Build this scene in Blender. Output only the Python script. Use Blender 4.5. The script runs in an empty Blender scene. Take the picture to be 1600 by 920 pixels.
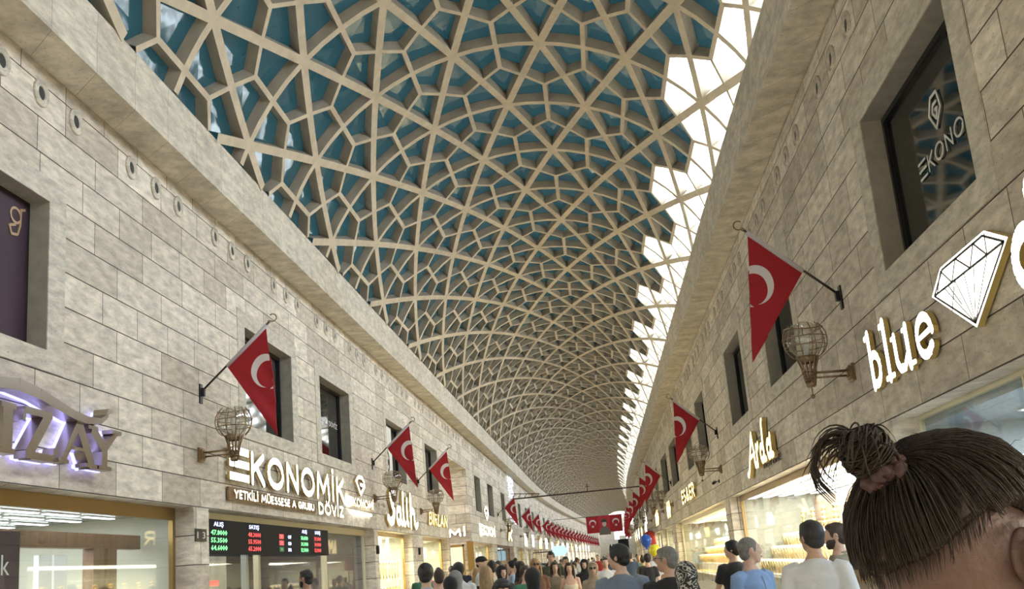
import bpy, bmesh, math, random
from mathutils import Vector, Matrix
random.seed(7)
PI = math.pi
sc = bpy.context.scene
C = sc.collection

# ------------------------------------------------------------------ camera
FPX = 1691.0
CAM_H = 1.65
def _n(v):
    return v.normalized()
_dY = _n(Vector((142.0, -411.5, -FPX)))                 # the street direction as the lens sees it
_r = math.radians(4.9)
_a = -(FPX * FPX) / (-math.sin(_r) * 142.0 + math.cos(_r) * -411.5)
_dZ = _n(Vector((-math.sin(_r) * _a, math.cos(_r) * _a, -FPX)))
_dX = _dY.cross(_dZ)
cam_data = bpy.data.cameras.new('camera')
cam_data.sensor_fit = 'HORIZONTAL'; cam_data.sensor_width = 36.0
cam_data.lens = 36.0 * FPX / 1600.0
cam_data.clip_start = 0.05; cam_data.clip_end = 600
cam = bpy.data.objects.new('camera', cam_data); C.objects.link(cam)
cam.matrix_world = Matrix.Translation((0, 0, CAM_H)) @ Matrix((_dX, _dY, _dZ)).to_4x4()
sc.camera = cam

# ------------------------------------------------------------------ light and exposure
sc.view_settings.view_transform = 'Standard'
sc.view_settings.look = 'None'
sc.view_settings.gamma = 1.0
sc.view_settings.use_curve_mapping = False
sc.view_settings.exposure = 0.88
SKY = 7.0            # overcast bright sky above the vault
SHOP_W = 60.0        # watts of each shop's ceiling light per metre of front
COVE_W = 0.0
world = bpy.data.worlds.new('sky'); sc.world = world; world.use_nodes = True
wn = world.node_tree.nodes; wl = world.node_tree.links
wn['Background'].inputs[0].default_value = (0.86, 0.94, 1.0, 1)
wn['Background'].inputs[1].default_value = SKY

XL, XR = -5.5, 3.12          # wall planes
ZC0, ZC1 = 7.27, 8.0         # cornice
VX, VZ, VR = -0.83, 6.475, 4.4
VP, VDT, VY0, VT0 = 2.665, 0.3657, 18.1, 0.14
YEND = 235.0
def g(y):                     # the street bends gently to the right far away
    if y < 78: return 0.0
    if y < 138: return 0.00034 * (y - 78) ** 2
    return 1.224 + 0.0408 * (y - 138)

# ------------------------------------------------------------------ materials
M = {}
def newmat(name):
    m = bpy.data.materials.new(name); m.use_nodes = True
    nt = m.node_tree
    return m, nt.nodes, nt.links, nt.nodes['Principled BSDF']
def mat(name, col, rough=0.6, metal=0.0, spec=0.5, bump=0.0, bscale=40, var=0.0, vscale=6, trans=0.0, coat=0.0, sheen=0.0, stretch=None):
    m, n, l, p = newmat(name)
    p.inputs['Base Color'].default_value = (*col, 1)
    p.inputs['Roughness'].default_value = rough
    p.inputs['Metallic'].default_value = metal
    p.inputs['Specular IOR Level'].default_value = spec
    p.inputs['Transmission Weight'].default_value = trans
    p.inputs['Coat Weight'].default_value = coat
    p.inputs['Sheen Weight'].default_value = sheen
    if var or bump:
        tc = n.new('ShaderNodeTexCoord')
        src = tc.outputs['Object']
        if stretch:
            mp = n.new('ShaderNodeMapping'); mp.inputs['Scale'].default_value = stretch
            l.new(src, mp.inputs[0]); src = mp.outputs[0]
    if var:
        nz = n.new('ShaderNodeTexNoise'); nz.inputs['Scale'].default_value = vscale; nz.inputs['Detail'].default_value = 5
        l.new(src, nz.inputs['Vector'])
        mr = n.new('ShaderNodeMapRange'); mr.inputs[1].default_value = 0.3; mr.inputs[2].default_value = 0.7
        mr.inputs[3].default_value = 1 - var; mr.inputs[4].default_value = 1 + var
        l.new(nz.outputs['Fac'], mr.inputs[0])
        mx = n.new('ShaderNodeVectorMath'); mx.operation = 'SCALE'; mx.inputs[0].default_value = col
        l.new(mr.outputs[0], mx.inputs['Scale']); l.new(mx.outputs[0], p.inputs['Base Color'])
    if bump:
        nb = n.new('ShaderNodeTexNoise'); nb.inputs['Scale'].default_value = bscale; nb.inputs['Detail'].default_value = 4
        l.new(src, nb.inputs['Vector'])
        b = n.new('ShaderNodeBump'); b.inputs['Strength'].default_value = bump; b.inputs['Distance'].default_value = 0.01
        l.new(nb.outputs['Fac'], b.inputs['Height']); l.new(b.outputs[0], p.inputs['Normal'])
    M[name] = m
    return m
def emat(name, col, s):
    m, n, l, p = newmat(name)
    p.inputs['Base Color'].default_value = (*[c * 0.5 for c in col], 1)
    p.inputs['Emission Color'].default_value = (*col, 1)
    p.inputs['Emission Strength'].default_value = s
    M[name] = m
    return m
def glassmat(name, tint=(0.9, 0.95, 0.95), refl=0.12):
    m, n, l, p = newmat(name); n.remove(p)
    t = n.new('ShaderNodeBsdfTransparent'); t.inputs[0].default_value = (*tint, 1)
    gl = n.new('ShaderNodeBsdfGlossy'); gl.inputs['Roughness'].default_value = 0.02
    ly = n.new('ShaderNodeLayerWeight'); ly.inputs[0].default_value = 0.5
    lw = n.new('ShaderNodeMath'); lw.operation = 'POWER'; lw.inputs[1].default_value = 5.0; l.new(ly.outputs['Facing'], lw.inputs[0])
    ad = n.new('ShaderNodeMath'); ad.operation = 'MULTIPLY_ADD'; ad.use_clamp = True; ad.inputs[1].default_value = 0.5; ad.inputs[2].default_value = 0.03 + refl * 0.3
    mx = n.new('ShaderNodeMixShader')
    l.new(lw.outputs[0], ad.inputs[0]); l.new(ad.outputs[0], mx.inputs[0]); l.new(t.outputs[0], mx.inputs[1]); l.new(gl.outputs[0], mx.inputs[2])
    l.new(mx.outputs[0], n['Material Output'].inputs[0])
    M[name] = m
    return m
def stone(name, c1, c2, bw=1.35, bh=0.39, z0=0.07, mortar=0.007, axis='YZ', off=0.45, mcol=(0.055, 0.045, 0.03)):
    """travertine blocks: per-block tint, fine veins, pits and dark joints"""
    m, n, l, p = newmat(name)
    tc = n.new('ShaderNodeTexCoord'); sp = n.new('ShaderNodeSeparateXYZ'); l.new(tc.outputs['Object'], sp.inputs[0])
    ad = n.new('ShaderNodeMath'); ad.operation = 'SUBTRACT'; ad.inputs[1].default_value = z0
    cb = n.new('ShaderNodeCombineXYZ')
    if axis == 'YZ':
        xm = n.new('ShaderNodeMath'); xm.operation = 'ADD'
        l.new(sp.outputs[1], xm.inputs[0]); l.new(sp.outputs[0], xm.inputs[1]); l.new(xm.outputs[0], cb.inputs[0]); l.new(sp.outputs[2], ad.inputs[0])
    elif axis == 'YX':
        l.new(sp.outputs[1], cb.inputs[0]); l.new(sp.outputs[0], ad.inputs[0])
    else:
        l.new(sp.outputs[0], cb.inputs[0]); l.new(sp.outputs[2], ad.inputs[0])
    l.new(ad.outputs[0], cb.inputs[1])
    br = n.new('ShaderNodeTexBrick'); br.inputs['Scale'].default_value = 1; br.inputs['Brick Width'].default_value = bw
    br.inputs['Row Height'].default_value = bh; br.inputs['Mortar Size'].default_value = mortar; br.inputs['Mortar Smooth'].default_value = 0.2
    br.offset = off; br.offset_frequency = 2; br.squash = 0.72; br.squash_frequency = 3; br.inputs['Bias'].default_value = -0.15
    br.inputs['Color1'].default_value = (0, 0, 0, 1); br.inputs['Color2'].default_value = (1, 1, 1, 1); br.inputs['Mortar'].default_value = (0.5, 0.5, 0.5, 1)
    l.new(cb.outputs[0], br.inputs['Vector'])
    cr = n.new('ShaderNodeMix'); cr.data_type = 'RGBA'; cr.inputs[6].default_value = (*c1, 1); cr.inputs[7].default_value = (*c2, 1)
    l.new(br.outputs['Color'], cr.inputs[0])
    # travertine bedding veins
    mp = n.new('ShaderNodeMapping'); mp.inputs['Scale'].default_value = (3.0, 3.0, 11.0); mp.inputs['Rotation'].default_value = (0.25, 0, 0); l.new(tc.outputs['Object'], mp.inputs[0])
    nz = n.new('ShaderNodeTexNoise'); nz.inputs['Scale'].default_value = 1.1; nz.inputs['Detail'].default_value = 8; nz.inputs['Roughness'].default_value = 0.65; l.new(mp.outputs[0], nz.inputs['Vector'])
    mr = n.new('ShaderNodeMapRange'); mr.inputs[1].default_value = 0.32; mr.inputs[2].default_value = 0.68; mr.inputs[3].default_value = 0.66; mr.inputs[4].default_value = 1.20; l.new(nz.outputs['Fac'], mr.inputs[0])
    # pits
    mp2 = n.new('ShaderNodeMapping'); mp2.inputs['Scale'].default_value = (22, 22, 60); l.new(tc.outputs['Object'], mp2.inputs[0])
    n2 = n.new('ShaderNodeTexNoise'); n2.inputs['Scale'].default_value = 1.0; n2.inputs['Detail'].default_value = 3; l.new(mp2.outputs[0], n2.inputs['Vector'])
    m2 = n.new('ShaderNodeMapRange'); m2.inputs[1].default_value = 0.63; m2.inputs[2].default_value = 0.72; m2.inputs[3].default_value = 1.0; m2.inputs[4].default_value = 0.62; l.new(n2.outputs['Fac'], m2.inputs[0])
    mu = n.new('ShaderNodeMath'); mu.operation = 'MULTIPLY'; l.new(mr.outputs[0], mu.inputs[0]); l.new(m2.outputs[0], mu.inputs[1])
    vs = n.new('ShaderNodeVectorMath'); vs.operation = 'SCALE'; l.new(cr.outputs[2], vs.inputs[0]); l.new(mu.outputs[0], vs.inputs['Scale'])
    mm = n.new('ShaderNodeMix'); mm.data_type = 'RGBA'; mm.inputs[7].default_value = (*mcol, 1); l.new(br.outputs['Fac'], mm.inputs[0]); l.new(vs.outputs[0], mm.inputs[6])
    l.new(mm.outputs[2], p.inputs['Base Color']); p.inputs['Roughness'].default_value = 0.62; p.inputs['Specular IOR Level'].default_value = 0.35
    b = n.new('ShaderNodeBump'); b.inputs['Strength'].default_value = 0.5; b.inputs['Distance'].default_value = 0.01
    iv = n.new('ShaderNodeMath'); iv.operation = 'MULTIPLY_ADD'; iv.inputs[1].default_value = -1.2; l.new(br.outputs['Fac'], iv.inputs[0]); l.new(mu.outputs[0], iv.inputs[2])
    l.new(iv.outputs[0], b.inputs['Height']); l.new(b.outputs[0], p.inputs['Normal'])
    M[name] = m
    return m
stone('wall stone', (0.83, 0.755, 0.65), (0.53, 0.46, 0.375))
stone('cornice stone', (0.70, 0.635, 0.53), (0.62, 0.55, 0.445), bw=1.4, bh=5.0, z0=4.0, mortar=0.004, mcol=(0.22, 0.19, 0.14))
stone('smooth stone', (0.66, 0.61, 0.52), (0.60, 0.55, 0.46), bw=30, bh=30, z0=-9, mortar=0.0)
stone('floor stone', (0.46, 0.41, 0.33), (0.38, 0.335, 0.27), bw=0.8, bh=0.8, z0=0, mortar=0.008, axis='YX', off=0.0)
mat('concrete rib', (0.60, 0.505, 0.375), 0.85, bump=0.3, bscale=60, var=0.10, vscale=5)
mat('shaded rib concrete', (0.43, 0.375, 0.30), 0.9, bump=0.2, bscale=30, var=0.12, vscale=4)  # greyer concrete for the rib sides, their shade darkened into the colour
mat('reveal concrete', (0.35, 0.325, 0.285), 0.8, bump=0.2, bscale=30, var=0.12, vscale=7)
# teal tinted vault glazing, slightly mirror-like, a little daylight seeping through
m, n, l, p = newmat('teal glazing')
p.inputs['Base Color'].default_value = (0.008, 0.042, 0.056, 1); p.inputs['Roughness'].default_value = 0.10; p.inputs['Specular IOR Level'].default_value = 0.6
tcx = n.new('ShaderNodeTexCoord'); nzx = n.new('ShaderNodeTexNoise'); nzx.inputs['Scale'].default_value = 1.6; nzx.inputs['Detail'].default_value = 2
l.new(tcx.outputs['Object'], nzx.inputs['Vector'])
bx_ = n.new('ShaderNodeBump'); bx_.inputs['Strength'].default_value = 0.25; bx_.inputs['Distance'].default_value = 0.06; l.new(nzx.outputs['Fac'], bx_.inputs['Height']); l.new(bx_.outputs[0], p.inputs['Normal'])
tr = n.new('ShaderNodeBsdfTranslucent'); tr.inputs[0].default_value = (0.06, 0.24, 0.30, 1)
mx = n.new('ShaderNodeMixShader'); mx.inputs[0].default_value = 0.018
l.new(p.outputs[0], mx.inputs[1]); l.new(tr.outputs[0], mx.inputs[2]); l.new(mx.outputs[0], n['Material Output'].inputs[0])
M['teal glazing'] = m
glassmat('clear glazing', (0.95, 0.98, 1.0), 0.05)
glassmat('shop glass', (0.95, 0.97, 0.97), 0.03)
glassmat('lamp glass', (0.90, 0.90, 0.86), 0.6)
mat('dark window glass', (0.010, 0.013, 0.015), 0.04, spec=0.9)
mat('dark metal', (0.03, 0.03, 0.033), 0.35, 0.6)
mat('gold frame', (0.60, 0.42, 0.16), 0.22, 1.0)
mat('brass paint', (0.30, 0.20, 0.075), 0.35, 0.8)
mat('cream metal', (0.72, 0.66, 0.48), 0.4, 0.1)
mat('bronze', (0.30, 0.21, 0.13), 0.35, 0.8, var=0.25, vscale=30)
mat('chrome', (0.42, 0.37, 0.31), 0.28, 1.0)
mat('steel pole', (0.10, 0.08, 0.075), 0.3, 0.9)
mat('white sleeve', (0.55, 0.51, 0.54), 0.7)
mat('jewellery gold', (1.0, 0.68, 0.22), 0.22, 1.0, bump=0.6, bscale=220)
mat('cream velvet', (0.80, 0.76, 0.66), 0.8, sheen=0.3)
mat('white laminate', (0.78, 0.79, 0.77), 0.35)
mat('shop wall', (0.45, 0.45, 0.36), 0.6)
mat('shop grey', (0.30, 0.33, 0.34), 0.4)
mat('shop dark wood', (0.16, 0.085, 0.045), 0.4, var=0.3, vscale=4, stretch=(6, 6, 0.6))
mat('walnut panel', (0.30, 0.21, 0.15), 0.5, var=0.25, vscale=5, stretch=(8, 8, 0.7))
mat('plum fabric', (0.035, 0.010, 0.028), 0.6)
mat('black panel', (0.010, 0.010, 0.012), 0.6, spec=0.15)
mat('grey panel', (0.11, 0.10, 0.11), 0.35)
mat('white marble', (0.72, 0.71, 0.68), 0.3, var=0.2, vscale=3)
mat('paper', (0.8, 0.79, 0.75), 0.7)
mat('sign gold side', (0.62, 0.47, 0.17), 0.4, 0.5)
mat('old gold letters', (0.50, 0.36, 0.14), 0.3, 0.8)
mat('black plastic', (0.015, 0.015, 0.017), 0.4)
mat('balloon blue', (0.03, 0.12, 0.55), 0.25)
mat('balloon yellow', (0.85, 0.75, 0.05), 0.25)
mat('orange cloth', (0.75, 0.20, 0.08), 0.8)
emat('sign white', (1.0, 0.96, 0.86), 3.2)
emat('sign cool white', (0.95, 0.98, 1.0), 3.0)
emat('sign warm', (1.0, 0.80, 0.36), 2.2)
emat('violet glow', (0.42, 0.42, 1.0), 1.3)
emat('led white', (0.93, 0.97, 1.0), 4.0)
emat('led warm', (1.0, 0.90, 0.68), 4.0)
emat('screen green', (0.20, 0.85, 0.30), 1.0)
emat('screen red', (0.75, 0.07, 0.07), 0.9)
emat('screen blue', (0.55, 0.62, 1.0), 1.2)
emat('fairy light', (0.80, 0.86, 1.0), 1.6)
emat('passage window glow', (1.0, 0.85, 0.5), 0.6); emat('arch light', (0.75, 0.92, 1.0), 1.3); emat('led panel cyan', (0.45, 0.72, 0.85), 0.7)
mat('text white', (0.75, 0.75, 0.73), 0.5)
mat('text grey', (0.10, 0.09, 0.08), 0.5)
mat('text gold', (0.45, 0.30, 0.17), 0.4, 0.3)

def flag_material(name):
    """red cloth with white crescent and five pointed star, drawn from UV"""
    m, n, l, p = newmat(name)
    uv = n.new('ShaderNodeUVMap'); uv.uv_map = 'UVMap'
    sp = n.new('ShaderNodeSeparateXYZ'); l.new(uv.outputs[0], sp.inputs[0])
    def M_(op, a, b=None, c=None):
        q = n.new('ShaderNodeMath'); q.operation = op
        for i, v in enumerate((a, b, c)):
            if v is None: continue
            if isinstance(v, (int, float)): q.inputs[i].default_value = v
            else: l.new(v, q.inputs[i])
        return q.outputs[0]
    u, v = sp.outputs[0], sp.outputs[1]        # u 0..1.5 along the fly, v 0..1 along the hoist
    def dist(cx, cy):
        a = M_('SUBTRACT', u, cx); b = M_('SUBTRACT', v, cy)
        return M_('SQRT', M_('ADD', M_('MULTIPLY', a, a), M_('MULTIPLY', b, b))), a, b
    d1, _, _ = dist(0.55, 0.5); d2, _, _ = dist(0.625, 0.5)
    cres = M_('MULTIPLY', M_('LESS_THAN', d1, 0.27), M_('GREATER_THAN', d2, 0.215))
    d3, a3, b3 = dist(0.87, 0.5)
    ang = M_('ARCTAN2', b3, M_('MULTIPLY', a3, -1.0))
    ph = M_('PINGPONG', ang, PI / 5)
    x = M_('MULTIPLY', d3, M_('COSINE', ph)); y = M_('MULTIPLY', d3, M_('SINE', ph))
    R = 0.135; Rn = R * 0.382; x1, y1 = Rn * math.cos(PI / 5), Rn * math.sin(PI / 5)
    nx, ny = y1 - 0, R - x1; cc = nx * R
    star = M_('LESS_THAN', M_('ADD', M_('MULTIPLY', x, nx), M_('MULTIPLY', y, ny)), cc)
    f = M_('MAXIMUM', cres, star)
    mxx = n.new('ShaderNodeMix'); mxx.data_type = 'RGBA'; mxx.inputs[6].default_value = (0.34, 0.006, 0.014, 1); mxx.inputs[7].default_value = (0.66, 0.62, 0.63, 1)
    l.new(f, mxx.inputs[0]); l.new(mxx.outputs[2], p.inputs['Base Color']); p.inputs['Roughness'].default_value = 0.75; p.inputs['Sheen Weight'].default_value = 0.05
    M[name] = m
flag_material('flag cloth')

# ------------------------------------------------------------------ mesh helpers
class MB:
    def __init__(s): s.v = []; s.f = []; s.m = []; s.uv = None
    def quad(s, a, b, c, d, mi=0):
        i = len(s.v); s.v += [a, b, c, d]; s.f.append((i, i + 1, i + 2, i + 3)); s.m.append(mi)
    def poly(s, pts, mi=0):
        i = len(s.v); s.v += list(pts); s.f.append(tuple(range(i, i + len(pts)))); s.m.append(mi)
    def box(s, x0, x1, y0, y1, z0, z1, mi=0):
        if x0 > x1: x0, x1 = x1, x0
        if y0 > y1: y0, y1 = y1, y0
        if z0 > z1: z0, z1 = z1, z0
        i = len(s.v)
        s.v += [(x0, y0, z0), (x1, y0, z0), (x1, y1, z0), (x0, y1, z0), (x0, y0, z1), (x1, y0, z1), (x1, y1, z1), (x0, y1, z1)]
        for q in ((3, 2, 1, 0), (4, 5, 6, 7), (0, 1, 5, 4), (1, 2, 6, 5), (2, 3, 7, 6), (3, 0, 4, 7)):
            s.f.append(tuple(i + k for k in q)); s.m.append(mi)
    def prism(s, pts, d0, d1, mi=0, ms=None, axis='z'):
        """2-D outline pts (ccw), extruded from d0 to d1 along local z"""
        n = len(pts); i = len(s.v)
        s.v += [(x, y, d0) for x, y in pts] + [(x, y, d1) for x, y in pts]
        s.f.append(tuple(i + k for k in reversed(range(n)))); s.m.append(mi if ms is None else ms)
        s.f.append(tuple(i + n + k for k in range(n))); s.m.append(mi)
        for k in range(n):
            k2 = (k + 1) % n
            s.f.append((i + k, i + k2, i + n + k2, i + n + k)); s.m.append(mi if ms is None else ms)
    def tube(s, pts, r, seg=8, mi=0, cap=True):
        pts = [Vector(p) for p in pts]; n = len(pts)
        rs = r if isinstance(r, (list, tuple)) else [r] * n
        up = Vector((0, 0, 1)); base = len(s.v); prev = None
        for k in range(n):
            t = (pts[min(k + 1, n - 1)] - pts[max(k - 1, 0)])
            t = t.normalized() if t.length > 1e-9 else Vector((0, 0, 1))
            if prev is None:
                a = t.cross(up)
                if a.length < 0.05: a = t.cross(Vector((1, 0, 0)))
            else:
                a = prev - t * prev.dot(t)
            a.normalize(); b = t.cross(a); prev = a
            for j in range(seg):
                an = 2 * PI * j / seg
                s.v.append(tuple(pts[k] + (a * math.cos(an) + b * math.sin(an)) * rs[k]))
        for k in range(n - 1):
            for j in range(seg):
                j2 = (j + 1) % seg
                s.f.append((base + k * seg + j, base + k * seg + j2, base + (k + 1) * seg + j2, base + (k + 1) * seg + j)); s.m.append(mi)
        if cap:
            s.f.append(tuple(base + j for j in reversed(range(seg)))); s.m.append(mi)
            s.f.append(tuple(base + (n - 1) * seg + j for j in range(seg))); s.m.append(mi)
    def lathe(s, prof, c=(0, 0, 0), seg=16, mi=0, axis='z', cap=False):
        base = len(s.v)
        for r, h in prof:
            for j in range(seg):
                an = 2 * PI * j / seg; x, y = r * math.cos(an), r * math.sin(an)
                if axis == 'z': p = (c[0] + x, c[1] + y, c[2] + h)
                elif axis == 'x': p = (c[0] + h, c[1] + x, c[2] + y)
                else: p = (c[0] + x, c[1] + h, c[2] + y)
                s.v.append(p)
        for k in range(len(prof) - 1):
            for j in range(seg):
                j2 = (j + 1) % seg
                s.f.append((base + k * seg + j, base + k * seg + j2, base + (k + 1) * seg + j2, base + (k + 1) * seg + j)); s.m.append(mi)
        if cap:
            s.f.append(tuple(base + j for j in reversed(range(seg)))); s.m.append(mi)
            s.f.append(tuple(base + (len(prof) - 1) * seg + j for j in range(seg))); s.m.append(mi)
    def ball(s, c, r, seg=14, rings=8, mi=0, rot=None):
        rx, ry, rz = r if isinstance(r, (tuple, list)) else (r, r, r)
        base = len(s.v)
        for k in range(rings + 1):
            t = PI * k / rings
            for j in range(seg):
                a = 2 * PI * j / seg
                p = Vector((rx * math.sin(t) * math.cos(a), ry * math.sin(t) * math.sin(a), rz * math.cos(t)))
                if rot is not None: p = rot @ p
                s.v.append((c[0] + p.x, c[1] + p.y, c[2] + p.z))
        for k in range(rings):
            for j in range(seg):
                j2 = (j + 1) % seg
                s.f.append((base + k * seg + j, base + (k + 1) * seg + j, base + (k + 1) * seg + j2, base + k * seg + j2)); s.m.append(mi)
    def loft(s, rings, seg=18, mi=0):
        """rings: (cx, cy, z, rx, ry)"""
        base = len(s.v)
        for cx, cy, z, rx, ry in rings:
            for j in range(seg):
                a = 2 * PI * j / seg
                s.v.append((cx + rx * math.cos(a), cy + ry * math.sin(a), z))
        for k in range(len(rings) - 1):
            for j in range(seg):
                j2 = (j + 1) % seg
                s.f.append((base + k * seg + j, base + k * seg + j2, base + (k + 1) * seg + j2, base + (k + 1) * seg + j)); s.m.append(mi)
        s.f.append(tuple(base + j for j in reversed(range(seg)))); s.m.append(mi)
        s.f.append(tuple(base + (len(rings) - 1) * seg + j for j in range(seg))); s.m.append(mi)
    def mesh(s, name, mats, smooth=False, bend=False):
        me = bpy.data.meshes.new(name)
        v = [(x + g(y), y, z) for x, y, z in s.v] if bend else s.v
        me.from_pydata([tuple(p) for p in v], [], s.f)
        for mm_ in mats: me.materials.append(M[mm_] if isinstance(mm_, str) else mm_)
        me.polygons.foreach_set('material_index', s.m)
        if smooth: me.polygons.foreach_set('use_smooth', [True] * len(me.polygons))
        me.update()
        return me
    def build(s, name, mats, parent=None, loc=(0, 0, 0), rot=(0, 0, 0), smooth=False, bend=False):
        if isinstance(mats, str): mats = [mats]
        o = bpy.data.objects.new(name, s.mesh(name, mats, smooth, bend)); C.objects.link(o)
        o.location = loc; o.rotation_euler = rot
        if parent: o.parent = parent
        return o
def tag(o, label=None, cat=None, group=None, kind=None):
    if label: o['label'] = label
    if cat: o['category'] = cat
    if group: o['group'] = group
    if kind: o['kind'] = kind
    return o
def empty(name, loc, rot=(0, 0, 0)):
    o = bpy.data.objects.new(name, None); C.objects.link(o); o.location = loc; o.rotation_euler = rot
    o.empty_display_size = 0.1
    return o
def copy_tree(o, parent=None):
    c = o.copy(); C.objects.link(c); c.parent = parent
    for ch in list(o.children): copy_tree(ch, c)
    return c
def place(o, x, y, z, rz=0.0):
    o.location = (x + g(y), y, z)
    o.rotation_euler[2] = rz - math.atan((g(y + 1) - g(y)))
def area(name, loc, rot, sx, sy, w, col):
    d = bpy.data.lights.new(name, 'AREA'); d.shape = 'RECTANGLE'; d.size = sx; d.size_y = sy; d.energy = w; d.color = col
    o = bpy.data.objects.new(name, d); C.objects.link(o); o.location = loc; o.rotation_euler = rot
    return o
FACE_L = (PI / 2, 0, PI / 2)        # local x runs away along the left wall, local z comes out of it
FACE_R = (PI / 2, 0, -PI / 2)

# ================================================================== structure
# shop openings (y0, y1) and upper windows (y0, y1) on each side
shopsL = [(-12.5, -5.5), (-4.5, 3.2), (4.0, 14.69), (15.27, 26.75), (27.2, 32.2), (34.1, 39.9), (47.3, 56.3), (58.6, 69.5)]
shopsR = [(-12.5, -5.5), (-4.5, 3.8), (4.6, 11.5), (13.3, 26.4), (27.5, 46.2), (48.2, 57.2), (58.6, 64.5)]
y = 72.5
while y < 225: shopsL.append((y, y + 6.5)); y += 8.2
y = 66.5
while y < 225: shopsR.append((y, y + 6.5)); y += 8.2
winL = [(1.9, 4.6), (7.8, 10.57), (17.05, 19.8), (21.9, 24.6), (29.0, 31.8), (35.6, 38.3), (49.8, 52.2), (55.6, 58.3), (63.0, 65.5)]
winR = [(2.6, 5.0), (8.05, 10.8), (15.8, 18.45), (21.35, 24.0), (29.4, 32.0), (34.2, 36.6), (41.0, 44.9), (47.0, 51.3), (55, 58), (61, 64)]
y = 69
while y < 225: winL.append((y, y + 2.5)); winR.append((y, y + 2.5)); y += 7
ALLEY = (40.3, 46.9, 0.0, 5.85)
LZ = 2.79
ZW0, ZW1 = 4.2, 5.82

def wall(name, X, ops, sgn, ya=-15.0, yb=YEND):
    """stone wall in the plane x = X with real openings; reveals go back by each opening's depth"""
    b = MB()
    ops = [o for o in ops if o[0] < yb and o[1] > ya]
    ys = sorted(q for q in ({ya, yb} | {o[0] for o in ops} | {o[1] for o in ops} | {float(k) for k in range(60, 235, 6)}) if ya <= q <= yb)
    for y0, y1 in zip(ys[:-1], ys[1:]):
        zs = [(0.0, 7.6)]
        for o in ops:
            if o[0] <= y0 + 1e-6 and o[1] >= y1 - 1e-6:
                nz = []
                for a, c in zs:
                    if o[3] <= a or o[2] >= c: nz.append((a, c)); continue
                    if o[2] > a: nz.append((a, o[2]))
                    if o[3] < c: nz.append((o[3], c))
                zs = nz
        for a, c in zs:
            q = [(X, y0, a), (X, y1, a), (X, y1, c), (X, y0, c)]
            b.quad(*(q if sgn > 0 else q[::-1]))
    for o in ops:
        y0, y1, z0, z1, dp = o
        if not (ya <= (y0 + y1) / 2 < yb): continue
        Xi = X - sgn * dp
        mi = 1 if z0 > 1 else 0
        for yy, fl in ((y0, 1), (y1, -1)):
            q = [(X, yy, z0), (X, yy, z1), (Xi, yy, z1), (Xi, yy, z0)]
            b.quad(*(q if fl * sgn > 0 else q[::-1]), mi)
        q = [(X, y0, z1), (X, y1, z1), (Xi, y1, z1), (Xi, y0, z1)]
        b.quad(*(q if sgn > 0 else q[::-1]), mi)
        if z0 > 0.01:
            q = [(X, y0, z0), (Xi, y0, z0), (Xi, y1, z0), (X, y1, z0)]
            b.quad(*(q if sgn > 0 else q[::-1]))
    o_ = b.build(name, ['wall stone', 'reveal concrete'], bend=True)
    return tag(o_, kind='structure')
opsL = [(a, c, 0.0, LZ, 0.28) for a, c in shopsL] + [(a, c, ZW0, ZW1, 0.27) for a, c in winL] + [(ALLEY[0], ALLEY[1], 0.0, ALLEY[3], 0.5)]
opsR = [(a, c, 0.0, LZ, 0.28) for a, c in shopsR] + [(a, c, ZW0, ZW1, 0.27) for a, c in winR]
BK = [-15.0, 80.2, 113.0, 145.8, 178.6, YEND]
for k_, (a, c) in enumerate(zip(BK[:-1], BK[1:])):
    wall('wall_left' + ['', '_far', '_farther', '_distant', '_end'][k_], XL, opsL, 1, a, c); wall('wall_right' + ['', '_far', '_farther', '_distant', '_end'][k_], XR, opsR, -1, a, c)

b = MB()
ys = [-15.2] + list(range(60, 236, 6)) + [240]
for a, c in zip(ys[:-1], ys[1:]): b.quad((-12, a, 0), (9.5, a, 0), (9.5, c, 0), (-12, c, 0))
tag(b.build('floor', 'floor stone', bend=True), kind='structure')

def cornice(name, X, sgn):
    b = MB()
    ys = [-15, 30, 60] + list(range(64, 236, 4))
    e = X + sgn * 0.5
    prof = [(X - sgn * 0.3, ZC0 + 0.02), (X + sgn * 0.03, ZC0 + 0.02), (X + sgn * 0.03, ZC0), (e, ZC0), (e, ZC0 + 0.36), (e - sgn * 0.015, ZC0 + 0.38), (e + sgn * 0.02, ZC1), (X - sgn * 0.75, ZC1 + 0.02), (X - sgn * 0.75, ZC0 + 0.02)]
    for y0, y1 in zip(ys[:-1], ys[1:]):
        for (xa, za), (xb, zb) in zip(prof[:-1], prof[1:]):
            q = [(xa, y0, za), (xa, y1, za), (xb, y1, zb), (xb, y0, zb)]
            b.quad(*(q if sgn < 0 else q[::-1]))
    tag(b.build(name, 'cornice stone', bend=True), kind='structure')
cornice('trim_cornice_left', XL, 1)
cornice('trim_cornice_right', XR, -1)

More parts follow.
